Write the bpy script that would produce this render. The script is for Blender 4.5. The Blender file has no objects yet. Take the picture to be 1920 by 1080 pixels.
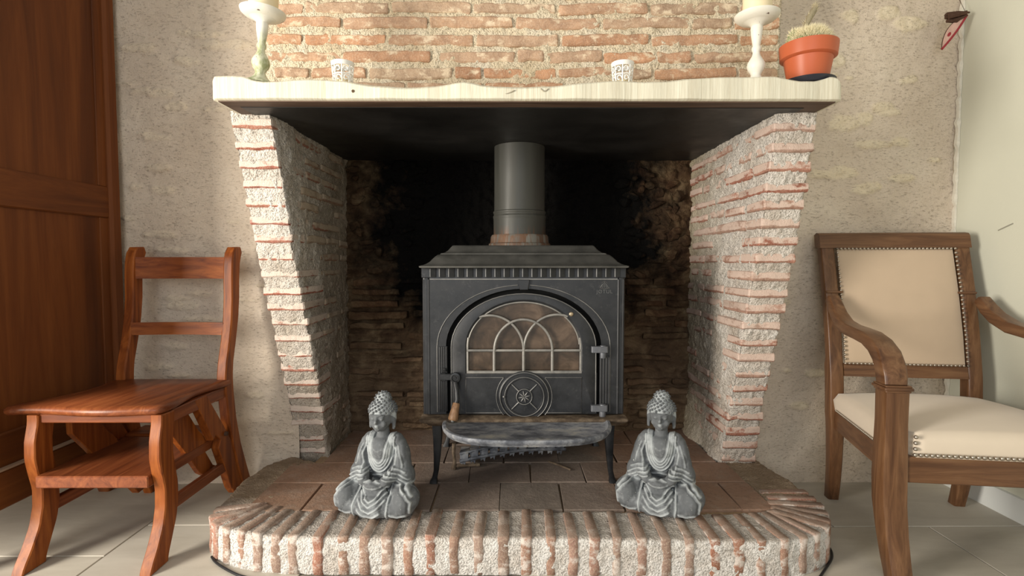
import bpy, math, random
import numpy as np
from mathutils import Vector, Matrix
random.seed(7)
rng = np.random.default_rng(7)
S = bpy.context.scene
COL = S.collection
PI = math.pi

# ------------------------------------------------------------------ camera, light, exposure
CAM = Vector((0, 0, 0.85)); TH = math.atan(.05); PS = -.005
cd = bpy.data.cameras.new('camera'); cam = bpy.data.objects.new('camera', cd); COL.objects.link(cam)
cd.sensor_width = 36; cd.lens = 18.75; cd.clip_start = .02
cam.location = CAM; cam.rotation_euler = (PI/2-TH, 0, PS)
S.camera = cam
S.view_settings.view_transform = 'Standard'; S.view_settings.look = 'None'
S.view_settings.exposure = 0.0; S.view_settings.gamma = 1; S.view_settings.use_curve_mapping = False

W = bpy.data.worlds.new('room_ambient'); S.world = W; W.use_nodes = True
W.node_tree.nodes['Background'].inputs[0].default_value = (1.0, .93, .82, 1)
W.node_tree.nodes['Background'].inputs[1].default_value = .56

def area(name, loc, target, sx, sy, power, col):
    l = bpy.data.lights.new(name, 'AREA'); l.shape = 'RECTANGLE'; l.size = sx; l.size_y = sy
    l.energy = power; l.color = col
    o = bpy.data.objects.new(name, l); COL.objects.link(o); o.location = loc
    o.rotation_euler = (Vector(target)-Vector(loc)).to_track_quat('-Z', 'Y').to_euler()
    return o
area('window_light', (-2.55, -.15, 1.0), (.5, 2.0, .95), .8, 1.45, 135, (1.0, .93, .82))
area('front_fill_light', (-.4, -2.6, 1.5), (0, 2, .7), 2.2, 1.6, 40, (.84, .92, 1.0))  # added cool fill from behind the camera, no known door there

# ------------------------------------------------------------------ helpers
def basis():
    r = Vector((math.cos(PS), math.sin(PS), 0))
    f = Vector((-math.sin(PS)*math.cos(TH), math.cos(PS)*math.cos(TH), -math.sin(TH)))
    return r, f, r.cross(f)
_r, _f, _u = basis()
def ray(px, py): return _f+_r*((px-960)/1000)+_u*((540-py)/1000)
def U(px, py, Y): d = ray(px, py); return CAM+d*(Y/d.y)
def UX(px, py, X): d = ray(px, py); return CAM+d*(X/d.x)
def UZ(px, py, z): d = ray(px, py); return CAM+d*((z-.85)/d.z)

def hsh(i, j, k, s):
    n = (i*374761393 + j*668265263 + k*2147483647 + s*1274126177) & 0xffffffff
    n = ((n ^ (n >> 13))*1274126177) & 0xffffffff
    n = n ^ (n >> 16)
    return (n & 0xffff)/65535.0*2-1
def vnoise(P, s=0):
    P = np.asarray(P, float); I = np.floor(P).astype(np.int64); F = P-I; F = F*F*(3-2*F)
    out = 0
    for a in (0, 1):
        wa = F[..., 0] if a else 1-F[..., 0]
        for b in (0, 1):
            wb = F[..., 1] if b else 1-F[..., 1]
            for c in (0, 1):
                wc = F[..., 2] if c else 1-F[..., 2]
                out = out + wa*wb*wc*hsh(I[..., 0]+a, I[..., 1]+b, I[..., 2]+c, s)
    return out
def fbm(P, o=3, s=0, g=.5):
    P = np.asarray(P, float); out = 0; a = 1
    for i in range(o): out = out+a*vnoise(P*2**i+i*17.3, s+i); a *= g
    return out

def np_mesh(name, verts, quads, smooth=True):
    verts = np.asarray(verts, np.float32).reshape(-1, 3); quads = np.asarray(quads, np.int32)
    m = bpy.data.meshes.new(name); n = len(quads); k = quads.shape[1]
    m.vertices.add(len(verts)); m.vertices.foreach_set('co', verts.ravel())
    m.loops.add(n*k); m.loops.foreach_set('vertex_index', quads.ravel())
    m.polygons.add(n); m.polygons.foreach_set('loop_start', np.arange(n, dtype=np.int32)*k)
    m.polygons.foreach_set('use_smooth', np.full(n, smooth))
    m.update(calc_edges=True); m.validate()
    return m
def grid_quads(nu, nv, flip=False, off=0):
    i = np.arange(nu-1)[:, None]; j = np.arange(nv-1)[None, :]
    a = i*nv+j; q = np.stack([a, a+nv, a+nv+1, a+1], -1).reshape(-1, 4)+off
    return q[:, ::-1] if flip else q

def inv_of(parent):
    M = Matrix.Identity(4); o = parent; ch = []
    while o: ch.append(o); o = o.parent
    for c in reversed(ch): M = M @ Matrix.LocRotScale(c.location, c.rotation_euler, c.scale)
    return M.inverted()
def link(name, mesh, mat, parent=None, local=False):
    if mat: mesh.materials.append(mat)
    if parent is not None and not local: mesh.transform(inv_of(parent))
    o = bpy.data.objects.new(name, mesh); COL.objects.link(o); o.parent = parent
    return o
def tag(o, label=None, cat=None, group=None, kind=None):
    if label: o['label'] = label
    if cat: o['category'] = cat
    if group: o['group'] = group
    if kind: o['kind'] = kind
    return o
def empty(name, loc, rz, label, cat, group=None):
    o = bpy.data.objects.new(name, None); COL.objects.link(o); o.location = loc; o.rotation_euler = (0, 0, rz)
    o.empty_display_size = .05
    return tag(o, label, cat, group)

class MB:
    def __init__(s): s.v = []; s.f = []
    def add(s, vs, fs):
        o = len(s.v); s.v += [tuple(v) for v in vs]; s.f += [tuple(i+o for i in f) for f in fs]; return s
    def box(s, x0, x1, y0, y1, z0, z1, b=0, M=None):
        b = min(b, (x1-x0)*.45, (y1-y0)*.45, (z1-z0)*.45)
        if b <= 0:
            vs = [(x, y, z) for x in (x0, x1) for y in (y0, y1) for z in (z0, z1)]
            fs = [(0, 1, 3, 2), (4, 6, 7, 5), (0, 4, 5, 1), (2, 3, 7, 6), (0, 2, 6, 4), (1, 5, 7, 3)]
        else:
            vs = []; idx = {}
            for ix, x in enumerate((x0, x1)):
                for iy, y in enumerate((y0, y1)):
                    for iz, z in enumerate((z0, z1)):
                        sx, sy, sz = (1, -1)[ix], (1, -1)[iy], (1, -1)[iz]
                        for k in range(3):
                            idx[ix, iy, iz, k] = len(vs)
                            vs.append((x+(sx*b if k != 0 else 0), y+(sy*b if k != 1 else 0), z+(sz*b if k != 2 else 0)))
            fs = []
            c = lambda ix, iy, iz, k: idx[ix, iy, iz, k]
            for a in (0, 1):
                q = [c(a, 0, 0, 0), c(a, 1, 0, 0), c(a, 1, 1, 0), c(a, 0, 1, 0)]; fs.append(q if a else q[::-1])
                q = [c(0, a, 0, 1), c(0, a, 1, 1), c(1, a, 1, 1), c(1, a, 0, 1)]; fs.append(q if a else q[::-1])
                q = [c(0, 0, a, 2), c(1, 0, a, 2), c(1, 1, a, 2), c(0, 1, a, 2)]; fs.append(q if a else q[::-1])
            for a in (0, 1):
                for d in (0, 1):
                    fs.append([c(a, d, 0, 0), c(a, d, 0, 1), c(a, d, 1, 1), c(a, d, 1, 0)])
                    fs.append([c(a, 0, d, 0), c(a, 0, d, 2), c(a, 1, d, 2), c(a, 1, d, 0)])
                    fs.append([c(0, a, d, 1), c(0, a, d, 2), c(1, a, d, 2), c(1, a, d, 1)])
                    for e in (0, 1): fs.append([c(a, d, e, 0), c(a, d, e, 1), c(a, d, e, 2)])
        if M is not None: vs = [M @ Vector(v) for v in vs]
        return s.add(vs, fs)
    def prism(s, pts, axis, a, b, bev=0):
        """extrude a closed 2-D outline along axis ('x','y','z') from a to b"""
        n = len(pts); P = [Vector(p) for p in pts]
        def w(p, t):
            return {'x': (t, p[0], p[1]), 'y': (p[0], t, p[1]), 'z': (p[0], p[1], t)}[axis]
        def shrink(d):
            out = []
            ar = sum(P[i].x*P[(i+1) % n].y-P[(i+1) % n].x*P[i].y for i in range(n)); sg = 1 if ar > 0 else -1
            for i in range(n):
                e1 = (P[i]-P[i-1]).normalized(); e2 = (P[(i+1) % n]-P[i]).normalized()
                n1 = Vector((-e1.y, e1.x))*sg; n2 = Vector((-e2.y, e2.x))*sg
                m = n1+n2; k = max(.5, m.length_squared/2)
                out.append(P[i]+m/k*d)
            return out
        if bev:
            Q = shrink(bev); sgn = 1 if b > a else -1
            rings = [[w(p, a) for p in Q], [w(p, a+bev*sgn) for p in P], [w(p, b-bev*sgn) for p in P], [w(p, b) for p in Q]]
        else: rings = [[w(p, a) for p in P], [w(p, b) for p in P]]
        return s.loft(rings, True, True)
    def loft(s, rings, cap0=True, cap1=True, closed=True):
        n = len(rings[0]); vs = [v for r in rings for v in r]; fs = []
        for i in range(len(rings)-1):
            for j in range(n if closed else n-1):
                k = (j+1) % n; fs.append((i*n+j, i*n+k, (i+1)*n+k, (i+1)*n+j))
        if cap0: fs.append(tuple(range(n))[::-1])
        if cap1: fs.append(tuple((len(rings)-1)*n+j for j in range(n)))
        return s.add(vs, fs)
    def tube(s, path, r, n=10, sq=None, caps=True):
        path = [Vector(p) for p in path]; R = r if isinstance(r, (list, tuple)) else [r]*len(path)
        rings = []; ref = None
        for i, p in enumerate(path):
            t = (path[min(i+1, len(path)-1)]-path[max(i-1, 0)]).normalized()
            if ref is None: ref = Vector((0, 0, 1)) if abs(t.z) < .9 else Vector((1, 0, 0))
            a = t.cross(ref).normalized(); b = a.cross(t).normalized(); ref = b
            rr = []
            for k in range(n):
                an = 2*PI*k/n; rr.append(p+a*math.cos(an)*R[i]*(sq or 1)+b*math.sin(an)*R[i])
            rings.append(rr)
        return s.loft(rings, caps, caps)
    def lathe(s, prof, c=(0, 0, 0), n=28, axis='z', cap=True):
        rings = []
        for (r, h) in prof:
            ring = []
            for k in range(n):
                a = 2*PI*k/n; x, y = r*math.cos(a), r*math.sin(a)
                p = (x, y, h) if axis == 'z' else (x, -h, y) if axis == 'y' else (h, x, y)
                ring.append((c[0]+p[0], c[1]+p[1], c[2]+p[2]))
            rings.append(ring)
        return s.loft(rings, cap, cap)
    def ball(s, c, r, n=12, m=8, M=None):
        r = r if isinstance(r, (list, tuple)) else (r, r, r)
        rings = []
        for i in range(1, m):
            t = PI*i/m; rings.append([Vector((r[0]*math.sin(t)*math.cos(2*PI*k/n), r[1]*math.sin(t)*math.sin(2*PI*k/n), -r[2]*math.cos(t))) for k in range(n)])
        top = Vector((0, 0, r[2])); bot = Vector((0, 0, -r[2]))
        vs = [v for q in rings for v in q]+[bot, top]; fs = []
        for i in range(m-2):
            for k in range(n):
                l = (k+1) % n; fs.append((i*n+k, i*n+l, (i+1)*n+l, (i+1)*n+k))
        b = len(vs)-2
        for k in range(n):
            l = (k+1) % n; fs.append((b, l, k)); fs.append((b+1, (m-2)*n+k, (m-2)*n+l))
        if M is not None: vs = [M @ v for v in vs]
        return s.add([Vector(v)+Vector(c) for v in vs], fs)
    def mesh(s, name, smooth=None):
        m = bpy.data.meshes.new(name); m.from_pydata(s.v, [], s.f); m.update()
        import bmesh
        bm = bmesh.new(); bm.from_mesh(m); bmesh.ops.recalc_face_normals(bm, faces=bm.faces)
        if smooth is not None:
            for f in bm.faces: f.smooth = True
            for e in bm.edges:
                if len(e.link_faces) == 2 and e.calc_face_angle(0) > math.radians(smooth): e.smooth = False
        bm.to_mesh(m); bm.free()
        return m
    def obj(s, name, mat, parent=None, smooth=35, local=False):
        return link(name, s.mesh(name, smooth), mat, parent, local)

def interp(tab, t):
    xs = [a for a, b in tab]; ys = [b for a, b in tab]
    return np.interp(t, xs, ys)
def lerp(a, b, t): return a+(b-a)*t
def rrect(x0, x1, y0, y1, r, n=5):
    pts = []
    for cx, cy, a0 in ((x1-r, y0+r, -PI/2), (x1-r, y1-r, 0), (x0+r, y1-r, PI/2), (x0+r, y0+r, PI)):
        for i in range(n+1):
            a = a0+PI/2*i/n; pts.append((cx+r*math.cos(a), cy+r*math.sin(a)))
    return pts

# ------------------------------------------------------------------ materials
class NT:
    def __init__(s, name, rough=.8, spec=.3, metal=0):
        s.m = bpy.data.materials.new(name); s.m.use_nodes = True; s.t = s.m.node_tree
        s.b = s.t.nodes['Principled BSDF']; s.b.inputs['Roughness'].default_value = rough
        s.b.inputs['Specular IOR Level'].default_value = spec; s.b.inputs['Metallic'].default_value = metal
        s.co = s.t.nodes.new('ShaderNodeTexCoord').outputs['Object']
    def n(s, typ, ins=None, **kw):
        nd = s.t.nodes.new(typ)
        for k, v in kw.items(): setattr(nd, k, v)
        for k, v in (ins or {}).items():
            i = nd.inputs[k]
            if isinstance(v, bpy.types.NodeSocket): s.t.links.new(v, i)
            else: i.default_value = v
        return nd
    def wpos(s): return s.n('ShaderNodeNewGeometry').outputs['Position']
    def map(s, v, scale=(1, 1, 1), rot=(0, 0, 0), loc=(0, 0, 0)):
        return s.n('ShaderNodeMapping', {'Vector': v, 'Scale': scale, 'Rotation': rot, 'Location': loc}).outputs[0]
    def noise(s, v, scale, det=4, rough=.55, dist=0):
        return s.n('ShaderNodeTexNoise', {'Vector': v, 'Scale': scale, 'Detail': det, 'Roughness': rough, 'Distortion': dist}).outputs['Fac']
    def voro(s, v, scale, feature='F1'):
        return s.n('ShaderNodeTexVoronoi', {'Vector': v, 'Scale': scale}, feature=feature).outputs['Distance']
    def ramp(s, f, stops):
        r = s.n('ShaderNodeValToRGB', {'Fac': f}).color_ramp
        while len(r.elements) < len(stops): r.elements.new(.5)
        for e, (p, c) in zip(r.elements, stops): e.position = p; e.color = (*c, 1) if len(c) == 3 else c
        nd = s.t.nodes[-1]; return nd.outputs['Color']
    def g(s, f, a, b): # remap to 0..1
        return s.n('ShaderNodeMapRange', {'Value': f, 'From Min': a, 'From Max': b}, clamp=True).outputs[0]
    def mix(s, f, a, b, mode='MIX'):
        nd = s.n('ShaderNodeMix', None, data_type='RGBA', blend_type=mode)
        for i, v in ((0, f), (6, a), (7, b)):
            if isinstance(v, bpy.types.NodeSocket): s.t.links.new(v, nd.inputs[i])
            else: nd.inputs[i].default_value = v if not isinstance(v, tuple) or len(v) == 4 else (*v, 1)
        return nd.outputs[2]
    def math(s, op, a, b=0.0, clamp=False):
        return s.n('ShaderNodeMath', {0: a, 1: b}, operation=op, use_clamp=clamp).outputs[0]
    def rnd(s): return s.n('ShaderNodeObjectInfo').outputs['Random']
    def attr(s, name): return s.n('ShaderNodeAttribute', None, attribute_name=name).outputs['Fac']
    def sep(s, v): return s.n('ShaderNodeSeparateXYZ', {0: v}).outputs
    def color(s, c):
        i = s.b.inputs['Base Color']
        if isinstance(c, bpy.types.NodeSocket): s.t.links.new(c, i)
        else: i.default_value = (*c, 1)
        return s
    def rough(s, f): s.t.links.new(f, s.b.inputs['Roughness']); return s
    def bump(s, h, strength=.5, dist=.004):
        o = s.n('ShaderNodeBump', {'Height': h, 'Strength': strength, 'Distance': dist}).outputs[0]
        s.t.links.new(o, s.b.inputs['Normal']); return s

def mat_plain(name, c, rough=.6, spec=.3, metal=0, var=.12, scale=30, bump=.0, bd=.001):
    n = NT(name, rough, spec, metal); f = n.noise(n.co, scale, 4)
    d = tuple(x*(1-var) for x in c); l = tuple(min(1, x*(1+var)) for x in c)
    n.color(n.mix(f, d, l))
    if bump: n.bump(f, bump, bd)
    return n.m
def mat_wood(name, dark, mid, light, axis='z', rough=.38, scale=1., spec=.4):
    n = NT(name, rough, spec)
    sc = {'x': (1.2, 16, 16), 'y': (16, 1.2, 16), 'z': (16, 16, 1.2)}[axis]
    v = n.map(n.co, tuple(a*scale for a in sc))
    f = n.noise(v, 2.2, 6, .6, 1.2); f2 = n.noise(n.map(n.co, tuple(a*scale*5 for a in sc)), 3, 3, .6)
    c = n.ramp(f, [(.3, dark), (.5, mid), (.72, light)])
    c = n.mix(n.math('MULTIPLY', n.g(f2, .5, .75), .35), c, dark)
    n.color(c).bump(f2, .12, .001); return n.m

def mat_mortar(name, c0, c1, c2, sc=1, bstr=1.0, dust=None, back=None):
    n = NT(name, .95, .12); p = n.wpos()
    f = n.noise(p, 9*sc, 5, .6); g = n.noise(p, 260, 3, .7); v = n.voro(p, 190)
    c = n.ramp(f, [(.3, c0), (.52, c1), (.75, c2)])
    dk = tuple(a*.45 for a in c0)
    h = n.noise(p, 150, 3, .6)
    c = n.mix(n.math('MULTIPLY', n.g(g, .60, .70), .45), c, dk)
    c = n.mix(n.math('MULTIPLY', n.g(h, .45, .39), .6), c, dk)
    if dust:
        nz = n.sep(n.n('ShaderNodeNewGeometry').outputs['Normal'])[2]; c = n.mix(n.math('MULTIPLY', n.g(nz, .4, .8), .6), c, dust)
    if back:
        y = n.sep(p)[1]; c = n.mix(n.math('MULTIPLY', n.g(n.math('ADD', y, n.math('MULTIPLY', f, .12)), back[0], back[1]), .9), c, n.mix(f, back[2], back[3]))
    n.color(c); n.bump(n.math('ADD', n.math('ADD', g, n.math('MULTIPLY', h, 1.6)), n.math('MULTIPLY', v, .6)), bstr, .0060); return n.m
def mat_brick(name, cols, wash, washamt, grit=.5, edge=False, dust=None):
    n = NT(name, .92, .15); p = n.wpos()
    base = n.ramp(n.rnd(), [(i/max(1, len(cols)-1), c) for i, c in enumerate(cols)])
    f = n.noise(p, 26, 5, .65); g = n.noise(p, 210, 3, .7)
    c = n.mix(n.g(f, .35, .7), base, n.mix(.5, base, (.12, .06, .04)))
    c = n.mix(n.math('MULTIPLY', n.g(g, .45, .7), .35), c, (.75, .6, .45))
    w = n.noise(n.map(p, (1, 1, 1.6), loc=(3, 1, 2)), 17, 6, .7)
    if edge: # limewash misses the underside edge of each brick
        lz = n.sep(n.co)[2]; w = n.math('ADD', w, n.math('MULTIPLY', n.math('SUBTRACT', n.g(lz, -.0145, -.006), .75), .42))
    c = n.mix(n.g(w, .62-washamt, .72-washamt), c, wash)
    if dust:
        nz = n.sep(n.n('ShaderNodeNewGeometry').outputs['Normal'])[2]
        c = n.mix(n.math('MULTIPLY', n.g(nz, .4, .8), .75), c, dust)
    n.color(c); n.bump(n.math('ADD', g, n.math('MULTIPLY', f, 2.)), grit, .005); return n.m
def soot_mask(n, p):
    x, y, z = n.sep(p)[0], n.sep(p)[1], n.sep(p)[2]
    w = n.noise(p, 7, 5, .65)
    dx = n.math('ABSOLUTE', n.math('SUBTRACT', x, .03))
    # half width of the black plume grows with height
    hw = n.math('ADD', n.math('MULTIPLY', n.g(z, .35, .85), .56), .08)
    hw = n.math('ADD', hw, n.math('MULTIPLY', n.math('SUBTRACT', w, .5), .75))
    return n.g(n.math('SUBTRACT', hw, dx), -.16, .10)

M = {}
M['mortar_breast'] = mat_mortar('mortar_breast', (.74, .60, .40), (.88, .76, .56), (.94, .86, .70))
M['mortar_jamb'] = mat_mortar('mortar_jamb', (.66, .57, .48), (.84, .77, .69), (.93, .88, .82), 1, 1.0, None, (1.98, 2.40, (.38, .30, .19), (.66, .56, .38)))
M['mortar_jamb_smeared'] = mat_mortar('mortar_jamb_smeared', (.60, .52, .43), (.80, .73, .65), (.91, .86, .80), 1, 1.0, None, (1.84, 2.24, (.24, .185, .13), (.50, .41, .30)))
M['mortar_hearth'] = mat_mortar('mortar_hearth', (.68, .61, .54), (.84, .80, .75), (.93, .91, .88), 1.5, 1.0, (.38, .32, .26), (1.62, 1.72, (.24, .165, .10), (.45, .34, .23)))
M['brick_breast'] = mat_brick('brick_breast', [(.52, .28, .16), (.58, .38, .25), (.48, .34, .23), (.60, .32, .18), (.52, .40, .28)], (.74, .60, .43), .09)
M['brick_jamb'] = mat_brick('brick_jamb', [(.36, .12, .08), (.45, .22, .16), (.42, .27, .21), (.50, .32, .26)], (.64, .49, .41), .135, .5, True)
M['brick_jamb_white'] = mat_brick('brick_jamb_white', [(.40, .11, .07), (.46, .20, .14), (.38, .13, .10)], (.66, .55, .47), .19, .7, True)
M['brick_jamb_plaster'] = mat_brick('brick_jamb_plaster', [(.30, .12, .08), (.33, .22, .15), (.34, .27, .20)], (.46, .37, .28), .14, .6, True)
M['brick_hearth'] = mat_brick('brick_hearth', [(.33, .13, .08), (.37, .21, .15), (.31, .21, .165), (.40, .29, .24), (.36, .15, .10)], (.62, .54, .48), .115, .5, False, (.27, .20, .155))
def mk_back():
    n = NT('sooty_masonry', .9, .12); p = n.wpos()
    f = n.noise(p, 11, 6, .65, .6); g = n.noise(p, 120, 4, .7); v = n.voro(n.map(p, (1, 1, 1.8)), 26)
    c = n.ramp(f, [(.30, (.020, .011, .007)), (.47, (.085, .052, .028)), (.62, (.17, .118, .066)), (.8, (.32, .25, .155))])
    c = n.mix(n.math('MULTIPLY', n.rnd(), .3), c, (.16, .07, .035))
    lw = n.g(n.sep(p)[2], .62, .30); c = n.mix(n.math('MULTIPLY', lw, .35), c, n.mix(f, (.16, .10, .06), (.34, .25, .17)))
    c = n.mix(soot_mask(n, p), c, (.004, .0035, .003))
    n.color(c); n.bump(n.math('ADD', n.math('ADD', g, n.math('MULTIPLY', f, 3.)), v), .9, .008); return n.m
M['back'] = mk_back()
def mk_tile():
    n = NT('terracotta_tile', .85, .2); p = n.wpos(); x = n.sep(p)[0]
    f = n.noise(p, 6, 5, .6); g = n.noise(p, 90, 4, .7)
    red = n.mix(f, (.19, .105, .065), (.36, .235, .165)); gry = n.mix(f, (.10, .082, .068), (.24, .205, .175))
    side = n.g(n.math('ADD', n.math('ABSOLUTE', n.math('SUBTRACT', x, .0)), n.math('MULTIPLY', f, .2)), .38, .58)
    c = n.mix(side, gry, red); c = n.mix(n.math('MULTIPLY', n.rnd(), .3), c, (.34, .22, .17))
    c = n.mix(n.math('MULTIPLY', n.g(g, .5, .8), .6), c, (.09, .07, .055))
    c = n.mix(n.math('MULTIPLY', n.g(n.noise(p, 18, 5, .7), .5, .75), .5), c, (.34, .28, .23))
    n.color(c).bump(n.math('ADD', g, n.math('MULTIPLY', f, 2)), .5, .004); return n.m
M['hearth_tile'] = mk_tile()
def mk_stucco():
    n = NT('roughcast_stucco', .95, .1); p = n.wpos()
    f = n.noise(p, 3.5, 5, .6); sp = n.noise(n.map(p, (1, 1, 2.4)), 75, 3, .6); sp2 = n.noise(n.map(p, (1, 1, 2.2), loc=(5, 0, 3)), 190, 2, .6)
    c = n.ramp(f, [(.3, (.60, .50, .395)), (.55, (.69, .59, .475)), (.75, (.75, .66, .54))])
    c = n.mix(n.attr('stone'), c, n.mix(n.noise(p, 40, 3), (.72, .60, .41), (.84, .75, .57)))
    c = n.mix(n.math('MULTIPLY', n.g(sp, .60, .72), .5), c, (.26, .20, .145))
    c = n.mix(n.math('MULTIPLY', n.g(sp2, .58, .75), .4), c, (.28, .21, .15))
    h = n.math('SUBTRACT', n.noise(p, 140, 4, .7), n.math('MULTIPLY', n.g(sp, .55, .72), .8))
    n.color(c).bump(h, .65, .005); return n.m
M['stucco'] = mk_stucco()
def mk_wallr():
    n = NT('smooth_plaster', .85, .2); p = n.wpos()
    f = n.noise(p, 4, 4); g = n.noise(p, 160, 3)
    n.color(n.mix(f, (.62, .62, .51), (.68, .68, .57))).bump(g, .15, .002); return n.m
M['plaster'] = mk_wallr()
def mk_floor():
    n = NT('stone_floor_tile', .42, .35); p = n.wpos()
    f = n.noise(n.map(p, (1, 3, 1)), 4, 6, .6, .6); g = n.noise(p, 150, 3)
    c = n.ramp(f, [(.3, (.44, .40, .33)), (.7, (.56, .52, .44))])
    c = n.mix(n.math('MULTIPLY', n.rnd(), .25), c, (.50, .49, .46))
    n.color(c).bump(n.math('ADD', f, n.math('MULTIPLY', g, .3)), .1, .002); n.rough(n.g(g, -1.2, 1.8)); return n.m
M['floor'] = mk_floor()
M['grout'] = mat_plain('floor_grout', (.30, .26, .21), .9)
def mk_mantel():
    n = NT('brushed_cream_paint', .6, .3); p = n.wpos()
    st = n.noise(n.map(p, (1, .05, .035)), 170, 4, .7); st2 = n.noise(n.map(p, (1, .05, .02)), 40, 3, .6)
    c = n.mix(n.g(st, .35, .7), (.60, .55, .42), (.80, .77, .63))
    c = n.mix(n.math('MULTIPLY', n.g(st2, .4, .7), .5), c, (.70, .66, .52))
    n.color(c).bump(n.math('ADD', st, st2), .5, .003); return n.m
M['mantel'] = mk_mantel()
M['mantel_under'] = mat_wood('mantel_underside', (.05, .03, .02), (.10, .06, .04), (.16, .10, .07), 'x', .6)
def mk_plate():
    n = NT('blackened_sheet', .42, .4, .2); p = n.wpos()
    f = n.noise(p, 5, 5, .6); g = n.voro(p, 38)
    c = n.mix(f, (.008, .008, .008), (.028, .026, .024)); c = n.mix(n.g(g, .035, .02), c, (.3, .28, .25))
    n.color(c).rough(n.g(f, -.2, 1.2)); return n.m
M['plate'] = mk_plate()
def mk_iron(name, lo, hi, rough, metal, wear):
    n = NT(name, rough, .5, metal); f = n.noise(n.co, 14, 5, .65); g = n.noise(n.co, 420, 2, .6)
    h = n.noise(n.co, 60, 4, .7)
    c = n.mix(n.g(f, .35, .7), lo, hi); c = n.mix(n.math('MULTIPLY', n.g(h, .58, .75), wear*.35), c, (.16, .155, .15))
    n.color(c).bump(g, .25, .0008); n.rough(n.g(f, -.4, 1.6)) if rough > .5 else None; return n.m
M['iron'] = mk_iron('cast_iron', (.011, .012, .014), (.026, .027, .030), .55, .15, .5)
M['iron_edge'] = mk_iron('pale_iron_edge', (.16, .16, .155), (.32, .31, .30), .45, .4, .3)  # lighter grey iron for beads, dentil edges and valve spokes
M['iron_top'] = mk_iron('dusty_iron', (.060, .059, .054), (.10, .097, .088), .6, .2, .6)
M['bars'] = mk_iron('tarnished_bars', (.16, .155, .145), (.34, .32, .29), .45, .4, .4)
def mk_rust():
    n = NT('ashy_iron', .6, .4, .25); f = n.noise(n.map(n.co, (1, 2, 1)), 11, 6, .7); g = n.noise(n.co, 45, 4, .7)
    c = n.ramp(f, [(.3, (.04, .042, .05)), (.43, (.11, .118, .14)), (.54, (.24, .25, .27)), (.68, (.42, .40, .35))])
    c = n.mix(n.math('MULTIPLY', n.g(g, .58, .72), .6), c, (.03, .026, .022))
    n.color(c).bump(g, .2, .002); return n.m
M['ash_iron'] = mk_rust()
def mk_rusty():
    n = NT('rusty_iron', .8, .2, .1); f = n.noise(n.co, 25, 5, .7)
    n.color(n.ramp(f, [(.3, (.04, .028, .02)), (.5, (.11, .08, .055)), (.75, (.26, .20, .14))])).bump(f, .5, .003); return n.m
M['rusty'] = mk_rusty()
def mk_pipe():
    n = NT('flue_enamel', .33, .4, .1); f = n.noise(n.map(n.co, (1, 1, .15)), 30, 4, .6)
    st = n.noise(n.map(n.co, (1, 1, .05)), 42, 3, .7); z = n.sep(n.wpos())[2]
    low = n.math('MULTIPLY', n.g(z, .985, .93), n.g(st, .48, .6))
    c = n.mix(f, (.036, .036, .031), (.062, .061, .052)); c = n.mix(low, c, (.13, .055, .025))
    n.color(c); n.rough(n.g(f, -1.0, 1.9)); return n.m
M['pipe'] = mk_pipe()
def mk_glass():
    n = NT('smoked_stove_glass', .16, .5); f = n.noise(n.co, 13, 4, .6, .5)
    c = n.ramp(f, [(.3, (.016, .012, .009)), (.5, (.055, .036, .024)), (.72, (.14, .095, .065))]); n.color(c)
    n.b.inputs['Coat Weight'].default_value = .6; n.b.inputs['Coat Roughness'].default_value = .08; return n.m
M['glass'] = mk_glass()
M['grip'] = mat_wood('turned_grip', (.12, .06, .03), (.22, .12, .06), (.34, .2, .11), 'z', .5, 3)
M['brass'] = mat_plain('dull_brass', (.42, .33, .22), .4, .5, .7)
M['black'] = mat_plain('gap_shade_black', (.006, .006, .006), .9, .1)  # near-black colour standing for the shade in the door gap
M['chair'] = mat_wood('mahogany_z', (.115, .026, .006), (.235, .062, .012), (.34, .105, .022), 'z', .4, 1, .22)
M['chair_x'] = mat_wood('mahogany_x', (.105, .024, .007), (.215, .056, .013), (.31, .095, .022), 'x', .4, 1, .22)
M['chair_y'] = mat_wood('mahogany_y', (.095, .024, .009), (.185, .050, .017), (.27, .085, .028), 'y', .34, 1, .3)
M['armoire'] = mat_wood('cherry_panel_z', (.072, .019, .004), (.125, .035, .007), (.175, .055, .012), 'z', .6, .3, .25)
M['armoire_y'] = mat_wood('cherry_rail_y', (.080, .022, .005), (.135, .039, .008), (.185, .060, .013), 'y', .6, .4, .25)
M['walnut'] = mat_wood('walnut_z', (.068, .028, .012), (.135, .062, .027), (.21, .107, .05), 'z', .36)
M['walnut_x'] = mat_wood('walnut_x', (.07, .029, .013), (.135, .062, .028), (.20, .104, .05), 'x', .36)
M['walnut_y'] = mat_wood('walnut_y', (.07, .029, .013), (.135, .062, .028), (.20, .104, .05), 'y', .3)
M['fabric'] = mat_plain('cream_velvet', (.52, .40, .285), .85, .2, 0, .06, 14, .15)
M['seat_fabric'] = mat_plain('cream_seat_cloth', (.68, .58, .46), .85, .2, 0, .05, 14, .15)
for k in ('fabric', 'seat_fabric'): M[k].node_tree.nodes['Principled BSDF'].inputs['Sheen Weight'].default_value = .3
M['nail'] = mat_plain('nickel_nails', (.42, .37, .31), .3, .6, .85)
M['white_wood'] = mat_plain('white_baseboard_paint', (.74, .76, .74), .4, .4, 0, .03)
def mk_chip():
    n = NT('chipped_white_paint', .45, .4); f = n.noise(n.co, 38, 4, .6)
    n.color(n.mix(n.g(f, .66, .69), (.80, .77, .68), (.10, .06, .05))).bump(f, .2, .002); return n.m
M['chip'] = mk_chip()
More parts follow.
